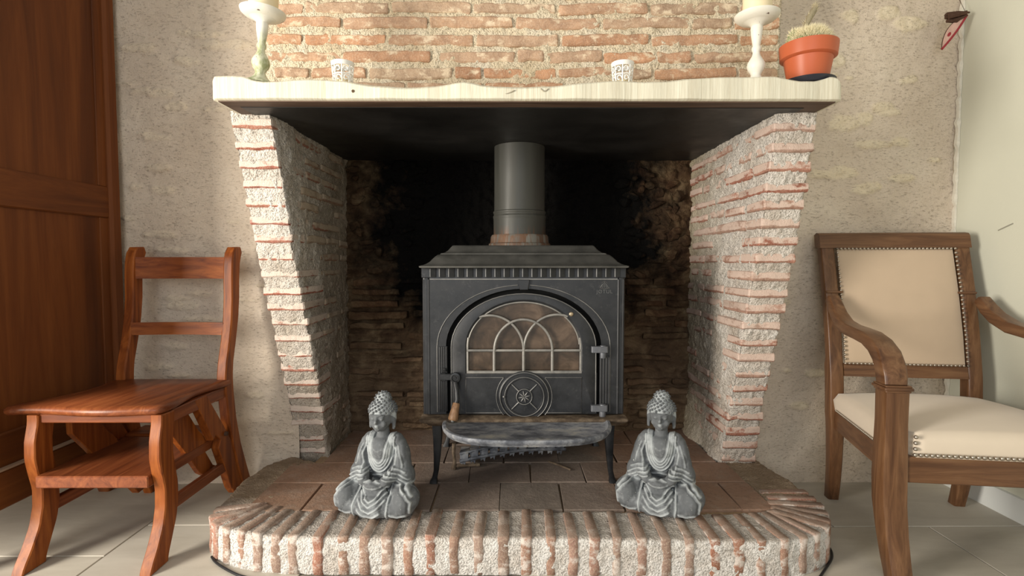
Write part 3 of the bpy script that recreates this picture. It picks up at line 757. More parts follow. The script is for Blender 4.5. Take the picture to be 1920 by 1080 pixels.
# ------------------------------------------------------------------ wood stove
def stove():
    root = empty('wood_stove', (.047, 1.95, HZ), 0, 'black cast-iron wood stove with arched glass door and curved ash lip', 'stove')
    YF = 1.74; xc = .047
    X = lambda px: xc+(px-982)/568.0
    Z = lambda py: .833-(py-500)/567.0
    P = lambda px, py, dy=0: (X(px), YF-dy, Z(py))
    I, E = M['iron'], M['iron_edge']
    def poly(pts, y0, y1, name, mat, par, bev=.0, sm=35):
        return MB().prism([(X(a), Z(b)) for a, b in pts], 'y', y0, y1, bev).obj(name, mat, par, sm)
    def arch(a, b, yb, n=28, cx=982, cy=650, e=1.0):
        """half ellipse on top of straight sides down to yb"""
        pts = [(cx-a, yb)]
        for i in range(n+1):
            t = PI-PI*i/n; c, s_ = math.cos(t), math.sin(t)
            pts.append((cx+a*math.copysign(abs(c)**e, c), cy-b*abs(s_)**e))
        return pts+[(cx+a, yb)]
    def bead(pts, r, name, par, dy=0, mat=None, n=6):
        return MB().tube([P(a, b, dy) for a, b in pts], r, n).obj(name, mat or E, par, 60)
    # carcass
    body = MB()
    body.box(X(806), X(1158), YF+.018, 2.17, Z(778), Z(499))
    body = body.obj('body', I, root)
    for s, a in ((-1, 800.5), (1, 1163.5)):
        c = X(a); m = MB().prism(rrect(c-.0125, c+.0125, YF+.002, YF+.03, .008), 'z', Z(776), Z(500))
        m.lathe([(.0045, 0), (.0045, Z(524)-Z(776))], (c-s*.009+s*.016, YF+.006, Z(776)), 10).lathe([(.004, 0), (.004, Z(524)-Z(776))], (c-s*.009, YF+.002, Z(776)), 10)
        m.box(c-.0145, c+.0145, YF-.001, YF+.03, Z(521), Z(501), .002)
        m.box(c-.0125, c+.0125, YF+.03, 2.17, Z(776), Z(500), .002)
        m.obj('corner_post', I, root)
    # side panel ribs (seen from a step aside)
    for s, a in ((-1, 796), (1, 1168)):
        MB().box(X(a)-.004, X(a)+.004, YF+.07, 2.12, Z(760), Z(540), .003).obj('side_panel', I, root)
    # lid
    def ring(hw, y0, y1, z, r=.006): return [(a, b, z) for a, b in rrect(xc-hw, xc+hw, y0, y1, r, 3)]
    lid = MB(); steps = [(.329, 1.705, .828), (.335, 1.699, .830), (.336, 1.698, .8345), (.329, 1.705, .8375), (.325, 1.709, .838), (.316, 1.718, .8415), (.306, 1.728, .848), (.298, 1.737, .857), (.291, 1.747, .865), (.284, 1.757, .871), (.277, 1.766, .873), (.274, 1.767, .8765), (.270, 1.770, .877), (.261, 1.780, .880), (.252, 1.79, .887), (.245, 1.80, .896), (.240, 1.807, .9025), (.236, 1.812, .904)]
    lid.loft([ring(h, y, 2.21-(y-1.70)*.8, z) for h, y, z in steps])
    lid = lid.obj('lid', M['iron_top'], root, 28)
    # front plate around the arched opening
    op = arch(145, 109, 776)
    outer = []
    for a, b in op:
        dx, dy = a-982, b-650
        if b >= 776: outer.append((807 if dx < 0 else 1157, 776))
        else:
            k = min((175/abs(dx)) if abs(dx) > 1e-6 else 1e9, (650-499)/max(1e-6, -dy) if dy < 0 else 1e9)
            outer.append((982+dx*k, 650+dy*k))
    # add corners properly
    def addc(lst):
        res = []; 
        for p in lst: res.append(p)
        return res
    fr = MB(); n = len(op)
    f0 = [(X(a), YF, Z(b)) for a, b in outer]; f1 = [(X(a), YF, Z(b)) for a, b in op]; f2 = [(X(a), YF+.022, Z(b)) for a, b in op]
    fr.loft([f0, f1, f2], False, False, closed=False)
    # fill the two upper corners
    for sx in (-1, 1):
        cxn = 982+sx*175
        idx = [i for i, p in enumerate(outer) if (p[0]-982)*sx > 0]
        on_side = [outer[i] for i in idx if abs(abs(outer[i][0]-982)-175) < 1e-6]; on_top = [outer[i] for i in idx if abs(outer[i][1]-499) < 1e-6]
        a = min(on_side, key=lambda p: p[1]); b = max(on_top, key=lambda p: abs(p[0]-982))
        fr.add([(X(a[0]), YF, Z(a[1])), (X(cxn), YF, Z(499)), (X(b[0]), YF, Z(b[1]))], [(0, 1, 2)])
    fr = fr.obj('front_plate', I, root, 30)
    # dentils
    dm = MB(); dm.box(X(808), X(1156), YF-.0015, YF+.004, Z(503), Z(500.5)); dm.box(X(808), X(1156), YF-.0015, YF+.004, Z(523), Z(520.5))
    for k in range(21):
        a = 813+k*17.05-4; m2 = [(X(a), YF), (X(a), YF-.0075), (X(a+1.6), YF-.0095), (X(a+4), YF-.008), (X(a+10.5), YF-.003), (X(a+11), YF)]
        dm.prism(m2, 'z', Z(519.5), Z(503.5))
    dm = dm.obj('dentil_band', I, root)
    eb = MB()  # paler strip along the left edge of each dentil
    for k in range(21):
        a = 813+k*17.05-4; eb.box(X(a)-.0006, X(a+1.3), YF-.0105, YF-.006, Z(519), Z(504), .0005)
    eb.obj('dentil_edges', E, root, 30)['kind'] = 'stuff'
    bead([(808, 523.3), (1156, 523.3)], .0018, 'bead_line', root, .001)
    kb = poly([(971, 524), (993, 524), (990, 543), (975, 543)], YF-.008, YF+.002, 'keystone', I, root, .0015)
    bead(arch(161.5, 116, 772)[0:15]+[(971, 534.2)], .0017, 'arch_bead', root, .0008)
    bead([(993, 534.2)]+arch(161.5, 116, 772)[16:], .0017, 'arch_bead', root, .0008)
    # fluted strips
    for x0, x1, y0, y1 in ((824, 840, 648, 771), (1124, 1144, 666, 771)):
        m = MB(); m.box(X(x0), X(x1), YF-.002, YF+.002, Z(y1), Z(y0), .001)
        for k in range(4):
            c = lerp(x0+2.2, x1-2.2, k/3); m.tube([(X(c), YF-.0025, Z(y1-1)), (X(c), YF-.0025, Z(y0+1))], .0022, 6)
        m.obj('fluted_strip', I, root)
    # black sheet behind the door, the gap's shade put into its colour
    MB().prism([(X(a), Z(b)) for a, b in arch(145.5, 109.5, 777)], 'y', YF+.016, YF+.02).obj('gap_shade_sheet', M['black'], root)
    # door : frame ring + lower panel
    gl = arch(104, 84, 699)
    dn = arch(136, 101, 775.5)
    m = MB(); yd = YF-.006
    R = lambda L_, y: [(X(a), y, Z(b)) for a, b in L_]
    def grow(L_, d): return [(982+(a-982)*(1+d/abs(104)), 650+(b-650)*(1+d/84) if b < 650 else b) for a, b in L_]
    m.loft([R(dn, YF+.012), R(dn, yd+.002), R([(982+(a-982)*.985, 650+(b-650)*.98 if b < 650 else b-1) for a, b in dn], yd), R(grow(gl, 5), yd), R(gl, yd+.006), R(gl, YF+.014)], False, False, closed=False)
    # sides below the window are covered by a plate
    door = m.obj('door', I, root, 30)
    MB().prism([(X(845), Z(775.5)), (X(1119), Z(775.5)), (X(1119), Z(698)), (X(845), Z(698))], 'y', YF+.012, yd+.0004, .001).obj('door_lower_plate', I, door)
    bead([(p[0], p[1]) for p in arch(134.5, 100, 772)], .0016, 'door_edge_bead', door, .0062)
    glass = MB().prism([(X(a), Z(b)) for a, b in arch(106, 86, 701)], 'y', YF+.013, YF+.009)
    glass.obj('glass', M['glass'], door)
    # tracery
    tr = MB(); B = M['bars']
    def bar(pts, r=.0042, dy=.001): tr.tube([P(a, b, dy) for a, b in pts], r, 8)
    bar([(876, 656), (1090, 656)], .0048); bar([(876, 697), (1090, 697)], .0062)
    for x in (927, 982, 1035.5): bar([(x, 697), (x, 656)], .0052)
    for x in (877.5, 1088.5): bar([(x, 699), (x, 645), (982+(x-982)*.985, 632)], .004)
    def ell(cx, cy, a, b, t0, t1, n=18): return [(cx+a*math.cos(lerp(t0, t1, i/n)), cy-b*math.sin(lerp(t0, t1, i/n))) for i in range(n+1)]
    bar(ell(981.5, 656, 54, 58, 0, PI, 26), .0048, .004)
    bar(ell(919, 656, 63, 65.5, 0, PI*.60), .0045, .002); bar(ell(1044.5, 656, 62, 67, PI, PI*.40), .0045, .002)
    bar(ell(982, 650, 104, 84, PI*.02, PI*.98, 34), .0028, .000)
    trc = tr.obj('window_tracery', B, door, 60)
    # lower relief panel
    fx = []
    for sgn in (-1, 1):
        xo = 982+sgn*108; circ = [(983+52*math.cos(t)*sgn, 742-52*math.sin(t)) for t in np.linspace(.73, -.73, 12)]
        bead([(circ[0][0], 706.5), (xo, 706.5), (xo, 773), (circ[-1][0]+sgn*2, 773)], .0015, 'panel_bead', door, .0065)
        bead(circ, .0013, 'panel_bead', door, .0065)
    vc = (X(983), yd, Z(741.5))
    v = MB().lathe([(.083, -.001), (.0835, .003), (.080, .006), (.076, .0065), (.0745, .0045), (.066, .0045)], vc, 48, 'y')
    v = v.obj('air_valve', I, door)
    vd = MB().lathe([(.0655, 0.003), (.0655, .0065), (.063, .0085), (.060, .0085), (.058, .006), (.0275, .006), (.0265, .009), (.023, .009), (.022, .0065), (.0, .0065)], vc, 44, 'y')
    vd.obj('valve_disc', I, v, 30)
    vr = MB()
    for r in (.0795, .0645, .0255):
        vr.tube([(vc[0]+r*math.cos(t), yd-.0095+(.0025 if r > .07 else 0), vc[2]+r*math.sin(t)) for t in np.linspace(0, 2*PI, 45)], .0013, 6)
    for k in range(4):
        t = PI/4+k*PI/2; vr.tube([(vc[0]+r*math.cos(t), yd-.0085, vc[2]+r*math.sin(t)) for r in (.026, .058)], [.0024, .0014], 6)
    for k in range(8):
        t = k*PI/4+.2; vr.tube([(vc[0]+r*math.cos(t), yd-.009, vc[2]+r*math.sin(t)) for r in (.002, .010, .0195)], [.0008, .0026, .0006], 6)
    vr.ball((X(945), yd-.011, Z(741)), .004, 8, 6)
    vr.obj('valve_spokes', E, v, 60)
    # latch, handle, hinges
    h = MB().box(X(826), X(850), YF-.020, YF-.008, Z(710), Z(698), .002).box(X(829), X(838), YF-.018, YF, Z(712), Z(697), .002)
    h.lathe([(.008, 0), (.009, .003), (.006, .006), (.0065, .010)], (X(835), YF-.01, Z(694)), 14, 'z')
    h = h.obj('latch', I, root)
    k = MB().lathe([(.0165, .010), (.0175, .020), (.0165, .024), (.011, .025), (.0095, .022), (.005, .022), (.004, .024), (0, .024)], (X(855), YF, Z(705)), 22, 'y').obj('latch_knob', I, h, 30)
    MB().tube([P(855, 712, .020), P(858, 730, .022), P(859, 745, .030), P(857, 752, .034)], [.0085, .0075, .0075, .008], 10).obj('handle_arm', I, h)
    a, b = Vector(P(858, 750, .034)), Vector(P(852, 780, .050))
    gp = MB().tube([lerp(a, b, t) for t in (0, .04, .3, .7, .92, 1.0)], [.010, .0115, .0125, .0155, .0165, .0135], 16).obj('handle_grip', M['grip'], h, 40)
    MB().ball(b+Vector((0, -.001, -.001)), (.006, .006, .006), 10, 8).obj('grip_screw', E, gp)
    for (ya, yb, yc) in ((647, 659, 669), (757, 769, 779)):
        hm = MB().prism(rrect(X(1107), X(1138), YF-.022, YF-.004, .005), 'z', Z(yb), Z(ya), .001)
        hm.lathe([(.0105, Z(yc)), (.011, Z(yc)+.003), (.011, Z(yb))], (X(1129), YF-.013, 0), 16).lathe([(.0105, Z(ya)), (.010, Z(ya)+.002), (.004, Z(ya)+.004)], (X(1129), YF-.013, 0), 16)
        hm.obj('hinge', mat_hinge, root)
    MB().ball(P(1070, 588, .007), (.0075, .004, .0075), 12, 8).obj('bolt_head', M['brass'], door)
    # maker's emblem and lettering, cast in relief
    cu = bpy.data.curves.new('maker_lettering', 'FONT'); cu.body = 'J\u00d8TUL'; cu.size = .0165; cu.extrude = .0008; cu.align_x = 'CENTER'; cu.space_character = 1.15
    to = bpy.data.objects.new('maker_lettering', cu); COL.objects.link(to)
    dg = bpy.context.evaluated_depsgraph_get(); tm = bpy.data.meshes.new_from_object(to.evaluated_get(dg)); bpy.data.objects.remove(to)
    tm.transform(Matrix.Translation((X(1132), YF-.0008, Z(549.5))) @ Matrix.Rotation(PI/2, 4, 'X')); tm.name = 'maker_lettering'
    link('maker_lettering', tm, mat_letter, fr)
    em = MB()
    for dx, hh in ((-7, 8), (-3.5, 11), (0, 14), (3.5, 11), (7, 8)): em.tube([P(1132+dx, 539, .0005), P(1132+dx*.55, 539-hh*.8, .0005)], .0011, 5)
    em.tube([P(1122, 539.5, .0005), P(1132, 541, .0005), P(1142, 539.5, .0005)], .0012, 5)
    em.tube([P(1126, 531, .0005), P(1132, 526.5, .0005), P(1138, 531, .0005)], .001, 5)
    em.obj('maker_emblem', mat_letter, fr, 60)
    # base ledge and ash lip
    lb = MB(); zt = Z(778)
    lb.loft([[(a, b, z) for a, b in rrect(xc-hw, xc+hw, y0, 2.18, .006, 3)] for hw, y0, z in ((.300, 1.732, zt-.034), (.312, 1.722, zt-.030), (.318, 1.712, zt-.022), (.335, 1.698, zt-.014), (.338, 1.694, zt-.008), (.338, 1.694, zt-.004), (.330, 1.70, zt-.001))])
    base = lb.obj('base_ledge', M['rusty'], root)
    sh = []; A = .268
    for i in range(49):
        t = PI*i/48; c, s_ = math.cos(t), math.sin(t); sh.append((math.copysign(abs(c)**.62, c), abs(s_)**.80))
    def shr(k, z, d=0): return [(xc+.008+A*k*a, 1.705-(.205*k-d)*b, z) for a, b in sh]
    z0 = zt-.006
    lp = MB().loft([shr(.93, z0-.022), shr(.975, z0-.019), shr(.985, z0-.013), shr(1.0, z0-.010), shr(1.005, z0-.004), shr(.995, z0+.001), shr(.965, z0+.002), shr(.945, z0-.003), shr(.925, z0-.0055)])
    lp.obj('ash_lip', M['ash_iron'], root, 40)
    # legs
    for sx in (-1, 1):
        for yy, sy in ((1.755, -1), (2.13, 1)):
            hx = xc+sx*.288; rings = []
            for (z, w, d, ox, oy) in ((Z(778)-.03, .032, .030, 0, 0), (.27, .030, .028, -.002, 0), (.20, .022, .022, 0, .002), (.15, .017, .018, .004, -.002), (.125, .018, .020, .010, -.006), (.113, .024, .026, .014, -.010), (HZ+.001, .026, .028, .014, -.010)):
                cx = hx+sx*(ox+(.0 if z > .2 else .0)); cy = yy-sy*0+sy*oy*-1*(-1)
                rings.append([(cx+a, cy+b, z) for a, b in rrect(-w/2, w/2, -d/2, d/2, .005, 2)])
            MB().loft(rings).obj('leg', I, root)
    # flue collar and pipe
    fc = (X(977.5), 2.055, 0)
    MB().lathe([(.118, .902), (.118, .916), (.112, .920), (.110, .942), (.106, .950), (.098, .951)], fc, 48).obj('flue_collar', M['iron_rust'], root, 40)
    fp = MB().lathe([(.0990, .945), (.0995, 1.005), (.1000, 1.012), (.1012, 1.016), (.1012, 1.021), (.0985, 1.024), (.0985, 1.030), (.1005, 1.033), (.1005, 1.038), (.0968, 1.041), (.0962, 1.10), (.0958, ZP-.007)], fc, 64)
    fp.obj('flue_pipe', M['pipe'], root, 50)
    return root
mat_hinge = mk_iron('worn_hinge_iron', (.10, .105, .12), (.19, .195, .21), .45, .5, .6)
mat_letter = mk_iron('rubbed_lettering', (.09, .09, .09), (.16, .16, .155), .5, .5, .3)
def mk_cr():
    n = NT('rust_streaked_collar', .6, .4, .2); z = n.noise(n.map(n.co, (1, 1, .12)), 26, 4, .7)
    n.color(n.ramp(z, [(.38, (.13, .125, .11)), (.5, (.15, .075, .04)), (.62, (.20, .19, .165))])); return n.m
M['iron_rust'] = mk_cr()
stove()

# loose cast grate lying under the stove
def grate():
    a = UZ(862, 880, HZ); b = UZ(1062, 872, HZ)
    root = empty('fire_grate', (a.x, a.y, HZ), 0, 'loose cast-iron fire grate with row of teeth lying under the stove', 'grate')
    n = 11; m = MB(); pts = []
    for k in range(n+1):
        t = k/n; p = lerp(a, b, t); pts.append(Vector((p.x, p.y+.03*t+.012*math.sin(t*PI), HZ+.030+.030*math.sin(min(1, t*1.3)*PI/2)-.010*t)))
    m.tube(pts, .007, 8, 1.4); m.tube([p+Vector((0, .055, .004)) for p in pts], .007, 8, 1.4)
    m.tube([p+Vector((0, 0, .026)) for p in pts], .0045, 6)
    m.obj('rail', M['ash_iron'], root)
    for k in range(n):
        p = (pts[k]+pts[k+1])/2; w = (pts[k+1].x-pts[k].x)*.5
        t = MB().prism([(p.x-w, p.z+.028), (p.x-w*.8, p.z-.018), (p.x-w*.25, p.z-.012), (p.x, p.z-.022), (p.x+w*.25, p.z-.006), (p.x+w*.7, p.z+.004), (p.x+w*.8, p.z+.028)], 'y', p.y-.004, p.y+.060, .001)
        t.obj('tooth', M['ash_iron'], root)
    e = pts[0]+Vector((-.022, 0, 0))
    MB().tube([(e.x, e.y-.004, HZ+.002), (e.x+.004, e.y, HZ+.03), (e.x, e.y, HZ+.06), (e.x+.002, e.y, HZ+.095)], [.010, .006, .006, .007], 8).tube([(e.x, e.y, HZ+.010), (pts[0].x, pts[0].y, HZ+.014), (pts[2].x, pts[2].y-.002, HZ+.010)], .006, 8).obj('end_bracket', M['rusty'], root)
grate()
p0, p1 = UZ(1028, 868, HZ), UZ(1070, 884, HZ)
o = MB().tube([(p0.x, p0.y, HZ+.006), ((p0.x+p1.x)/2, (p0.y+p1.y)/2, HZ+.007), (p1.x, p1.y, HZ+.006)], [.003, .0042, .003], 8).obj('rusty_bar', M['rusty']); tag(o, 'short rusty iron bar lying on the tiles below the stove door', 'bar')

# ------------------------------------------------------------------ seated statues
def sphere_pts(m, c, r, M4=None, n=20, k=14): m.ball(c, r, n, k, M4)
def statue_mesh():
    m = MB()
    def cap(a, b, ra, rb):
        a, b = Vector(a), Vector(b); m.tube([lerp(a, b, t) for t in (0, .25, .5, .75, 1)], [lerp(ra, rb, t) for t in (0, .25, .5, .75, 1)], 14)
        m.ball(a, ra, 14, 10); m.ball(b, rb, 14, 10)
    m.ball((0, .025, .046), (.098, .070, .052), 24, 16)
    m.ball((0, -.035, .034), (.088, .050, .040), 24, 16)
    for s in (-1, 1):
        cap((s*.035, .03, .060), (s*.088, -.025, .052), .042, .043)
        m.ball((s*.090, -.034, .047), (.036, .047, .047), 18, 14)
        m.ball((s*.037, .022, .210), (.027, .028, .025), 16, 12)
        cap((s*.050, .022, .200), (s*.066, .014, .140), .023, .025)
        cap((s*.066, .012, .136), (s*.034, -.046, .106), .022, .017)
        m.ball((s*.068, .010, .105), (.034, .040, .042), 16, 12)
        m.ball((s*.060, .020, .155), (.024, .034, .055), 16, 12)
        cap((s*.030, -.050, .102), (-s*.010, -.060, .098), .012, .008)
    cap((-.075, -.050, .030), (.02, -.074, .028), .028, .022)
    cap((.075, -.050, .030), (-.02, -.070, .024), .028, .022)
    m.ball((0, -.066, .034), (.044, .022, .034), 18, 12)
    m.ball((0, -.060, .097), (.024, .014, .010), 16, 10)
    m.ball((0, -.045, .070), (.040, .020, .030), 16, 10)
    m.ball((0, .024, .150), (.050, .042, .082), 22, 16)
    m.ball((0, .012, .186), (.044, .038, .040), 22, 16)
    cap((0, .020, .22), (0, .016, .258), .020, .018)
    # head
    m.ball((0, .012, .292), (.0345, .038, .042), 22, 18)
    m.ball((0, -.002, .270), (.0255, .027, .026), 18, 14)
    m.ball((0, -.021, .2555), (.010, .008, .008), 12, 8)
    m.ball((0, .018, .306), (.040, .042, .034), 22, 16)
    m.ball((0, .020, .340), (.023, .024, .022), 18, 12)
    for s in (-1, 1):
        m.ball((s*.037, .016, .284), (.0065, .011, .024), 10, 10)
        cap((s*.037, .014, .268), (s*.037, .012, .252), .006, .005)
        m.ball((s*.0135, -.0225, .2895), (.0085, .006, .0055), 12, 8)
        m.tube([(s*.005, -.0275, .2985), (s*.014, -.0275, .3015), (s*.024, -.021, .2985)], [.0018, .0025, .0018], 8)
        m.ball((s*.017, -.017, .272), (.010, .008, .010), 12, 8)
    m.tube([(0, -.026, .300), (0, -.030, .288), (0, -.0345, .2785), (0, -.030, .2755)], [.003, .0036, .0055, .004], 10)
    m.ball((0, -.028, .2675), (.0095, .0045, .0026), 12, 8); m.ball((0, -.0275, .2635), (.0075, .0045, .0028), 12, 8)
    me = m.mesh('statue_base'); o = bpy.data.objects.new('tmp_statue', me); COL.objects.link(o)
    md = o.modifiers.new('r', 'REMESH'); md.mode = 'VOXEL'; md.voxel_size = .0026
    sm = o.modifiers.new('s', 'SMOOTH'); sm.factor = .5; sm.iterations = 3
    dg = bpy.context.evaluated_depsgraph_get(); em = bpy.data.meshes.new_from_object(o.evaluated_get(dg))
    bpy.data.objects.remove(o)
    n = len(em.vertices); A = np.empty(n*3, np.float32); em.vertices.foreach_get('co', A); A = A.reshape(-1, 3).astype(float)
    N = np.empty(n*3, np.float32); em.vertices.foreach_get('normal', N); N = N.reshape(-1, 3)
    # carved folds: polylines in front view (x, z)
    def Uarc(w, zt, zb, n=26): return [(w*math.cos(t), zb+(zt-zb)*(1-math.sin(t))) if False else (w*math.cos(t)*(1 if True else 1), zt-(zt-zb)*math.sin(t)**.8) for t in np.linspace(0, PI, n)]
    lines = []
    for w, zt, zb in ((.026, .238, .148), (.0315, .238, .139), (.037, .234, .130), (.043, .226, .121)): lines.append((Uarc(w, zt, zb), 1))
    for s in (-1, 1):
        lines += [([(s*.030, .124), (s*.052, .120), (s*.078, .104), (s*.104, .088), (s*.118, .070)], 1), ([(s*.030, .116), (s*.054, .109), (s*.078, .094), (s*.098, .080)], .8),
                  ([(s*.036, .132), (s*.058, .128), (s*.080, .116), (s*.094, .104)], .8), ([(s*.046, .140), (s*.064, .136), (s*.084, .126)], .6),
                  ([(s*.044, .205), (s*.054, .175), (s*.050, .15), (s*.044, .124)], .8), ([(s*.056, .20), (s*.068, .165), (s*.073, .14)], .5),
                  ([(s*.046, .092), (s*.050, .066), (s*.053, .036), (s*.050, .008)], 1), ([(s*.054, .090), (s*.076, .094), (s*.102, .080), (s*.118, .056), (s*.114, .024)], .9),
                  ([(s*.060, .018), (s*.080, .011), (s*.104, .016)], .8)]
    lines += [([(-.044, .092), (-.028, .082), (-.015, .062), (0, .054), (.015, .062), (.028, .082), (.044, .092)], 1), ([(-.040, .074), (-.022, .054), (0, .041), (.022, .054), (.040, .074)], 1),
              ([(-.040, .056), (-.020, .034), (.004, .026), (.026, .040), (.042, .058)], .9), ([(-.036, .030), (-.015, .015), (.012, .012), (.034, .026)], .9), ([(-.024, .106), (0, .112), (.024, .106)], .8), ([(-.026, .094), (0, .088), (.026, .094)], .9), ([(-.012, .192), (0, .187), (.012, .192)], .25)]
    wash = np.zeros(n); disp = np.zeros(n); fr = N[:, 1] < .25
    x, z = A[:, 0], A[:, 2]
    for L, st in lines:
        L = np.array(L); best = np.full(n, 9.)
        for (p, q) in zip(L[:-1], L[1:]):
            e = q-p; t = np.clip(((x-p[0])*e[0]+(z-p[1])*e[1])/(e@e), 0, 1); best = np.minimum(best, np.hypot(x-p[0]-t*e[0], z-p[1]-t*e[1]))
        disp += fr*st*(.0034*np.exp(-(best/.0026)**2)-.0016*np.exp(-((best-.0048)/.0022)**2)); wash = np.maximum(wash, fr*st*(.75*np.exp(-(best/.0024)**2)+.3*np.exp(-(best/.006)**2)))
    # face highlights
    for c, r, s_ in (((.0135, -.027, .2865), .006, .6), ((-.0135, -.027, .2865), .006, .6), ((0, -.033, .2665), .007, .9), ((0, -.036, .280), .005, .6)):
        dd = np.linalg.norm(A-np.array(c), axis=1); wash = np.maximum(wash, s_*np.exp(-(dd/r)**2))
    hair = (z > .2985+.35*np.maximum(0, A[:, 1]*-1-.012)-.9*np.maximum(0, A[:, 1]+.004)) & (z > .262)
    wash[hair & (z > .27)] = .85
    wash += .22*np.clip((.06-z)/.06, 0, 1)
    # feet / knee fur of wash
    A += N*disp[:, None]; A[:, 2] = np.maximum(A[:, 2], 0)
    em.vertices.foreach_set('co', A.astype(np.float32).ravel())
    at_ = em.attributes.new('wash', 'FLOAT', 'POINT'); at_.data.foreach_set('value', wash.astype(np.float32))
    em.polygons.foreach_set('use_smooth', np.full(len(em.polygons), True)); em.update(); em.name = 'figure'
    # curls
    cm = MB(); ga = PI*(3-5**.5)
    def curls(c, r, n, zmin, rad):
        for i in range(n):
            zz = 1-2*(i+.5)/n; rr = math.sqrt(1-zz*zz); a = i*ga
            p = Vector((c[0]+r[0]*rr*math.cos(a), c[1]+r[1]*rr*math.sin(a), c[2]+r[2]*zz))
            lim = .300+.30*max(0, -p.y-.010)-.95*max(0, p.y-.012)
            if p.z > max(lim, zmin): cm.ball(p, rad, 8, 6)
    curls((0, .018, .306), (.0405, .0425, .0345), 170, .258, .0040)
    curls((0, .020, .340), (.0235, .0245, .0225), 60, .335, .0036)
    return em, cm.mesh('hair_curls', 60)
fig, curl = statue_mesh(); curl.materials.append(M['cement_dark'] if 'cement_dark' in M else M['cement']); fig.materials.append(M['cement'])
def statue(loc, rz, label, k=0):
    r = empty('buddha_statue', loc, rz, label, 'statue', 'garden statues on the hearth'); r.scale = (1, 1, .965)
    f = bpy.data.objects.new('figure', fig); COL.objects.link(f); f.parent = r
    c = bpy.data.objects.new('hair_curls', curl); COL.objects.link(c); c.parent = r; c['kind'] = 'stuff'
statue((-.385, 1.573, HZ+.0035), math.radians(-12), 'grey stone seated Buddha statue on the left of the stove, face in shadow')
statue((.455, 1.578, HZ+.0035), math.radians(-22), 'whiter-washed seated Buddha statue on the right of the stove')

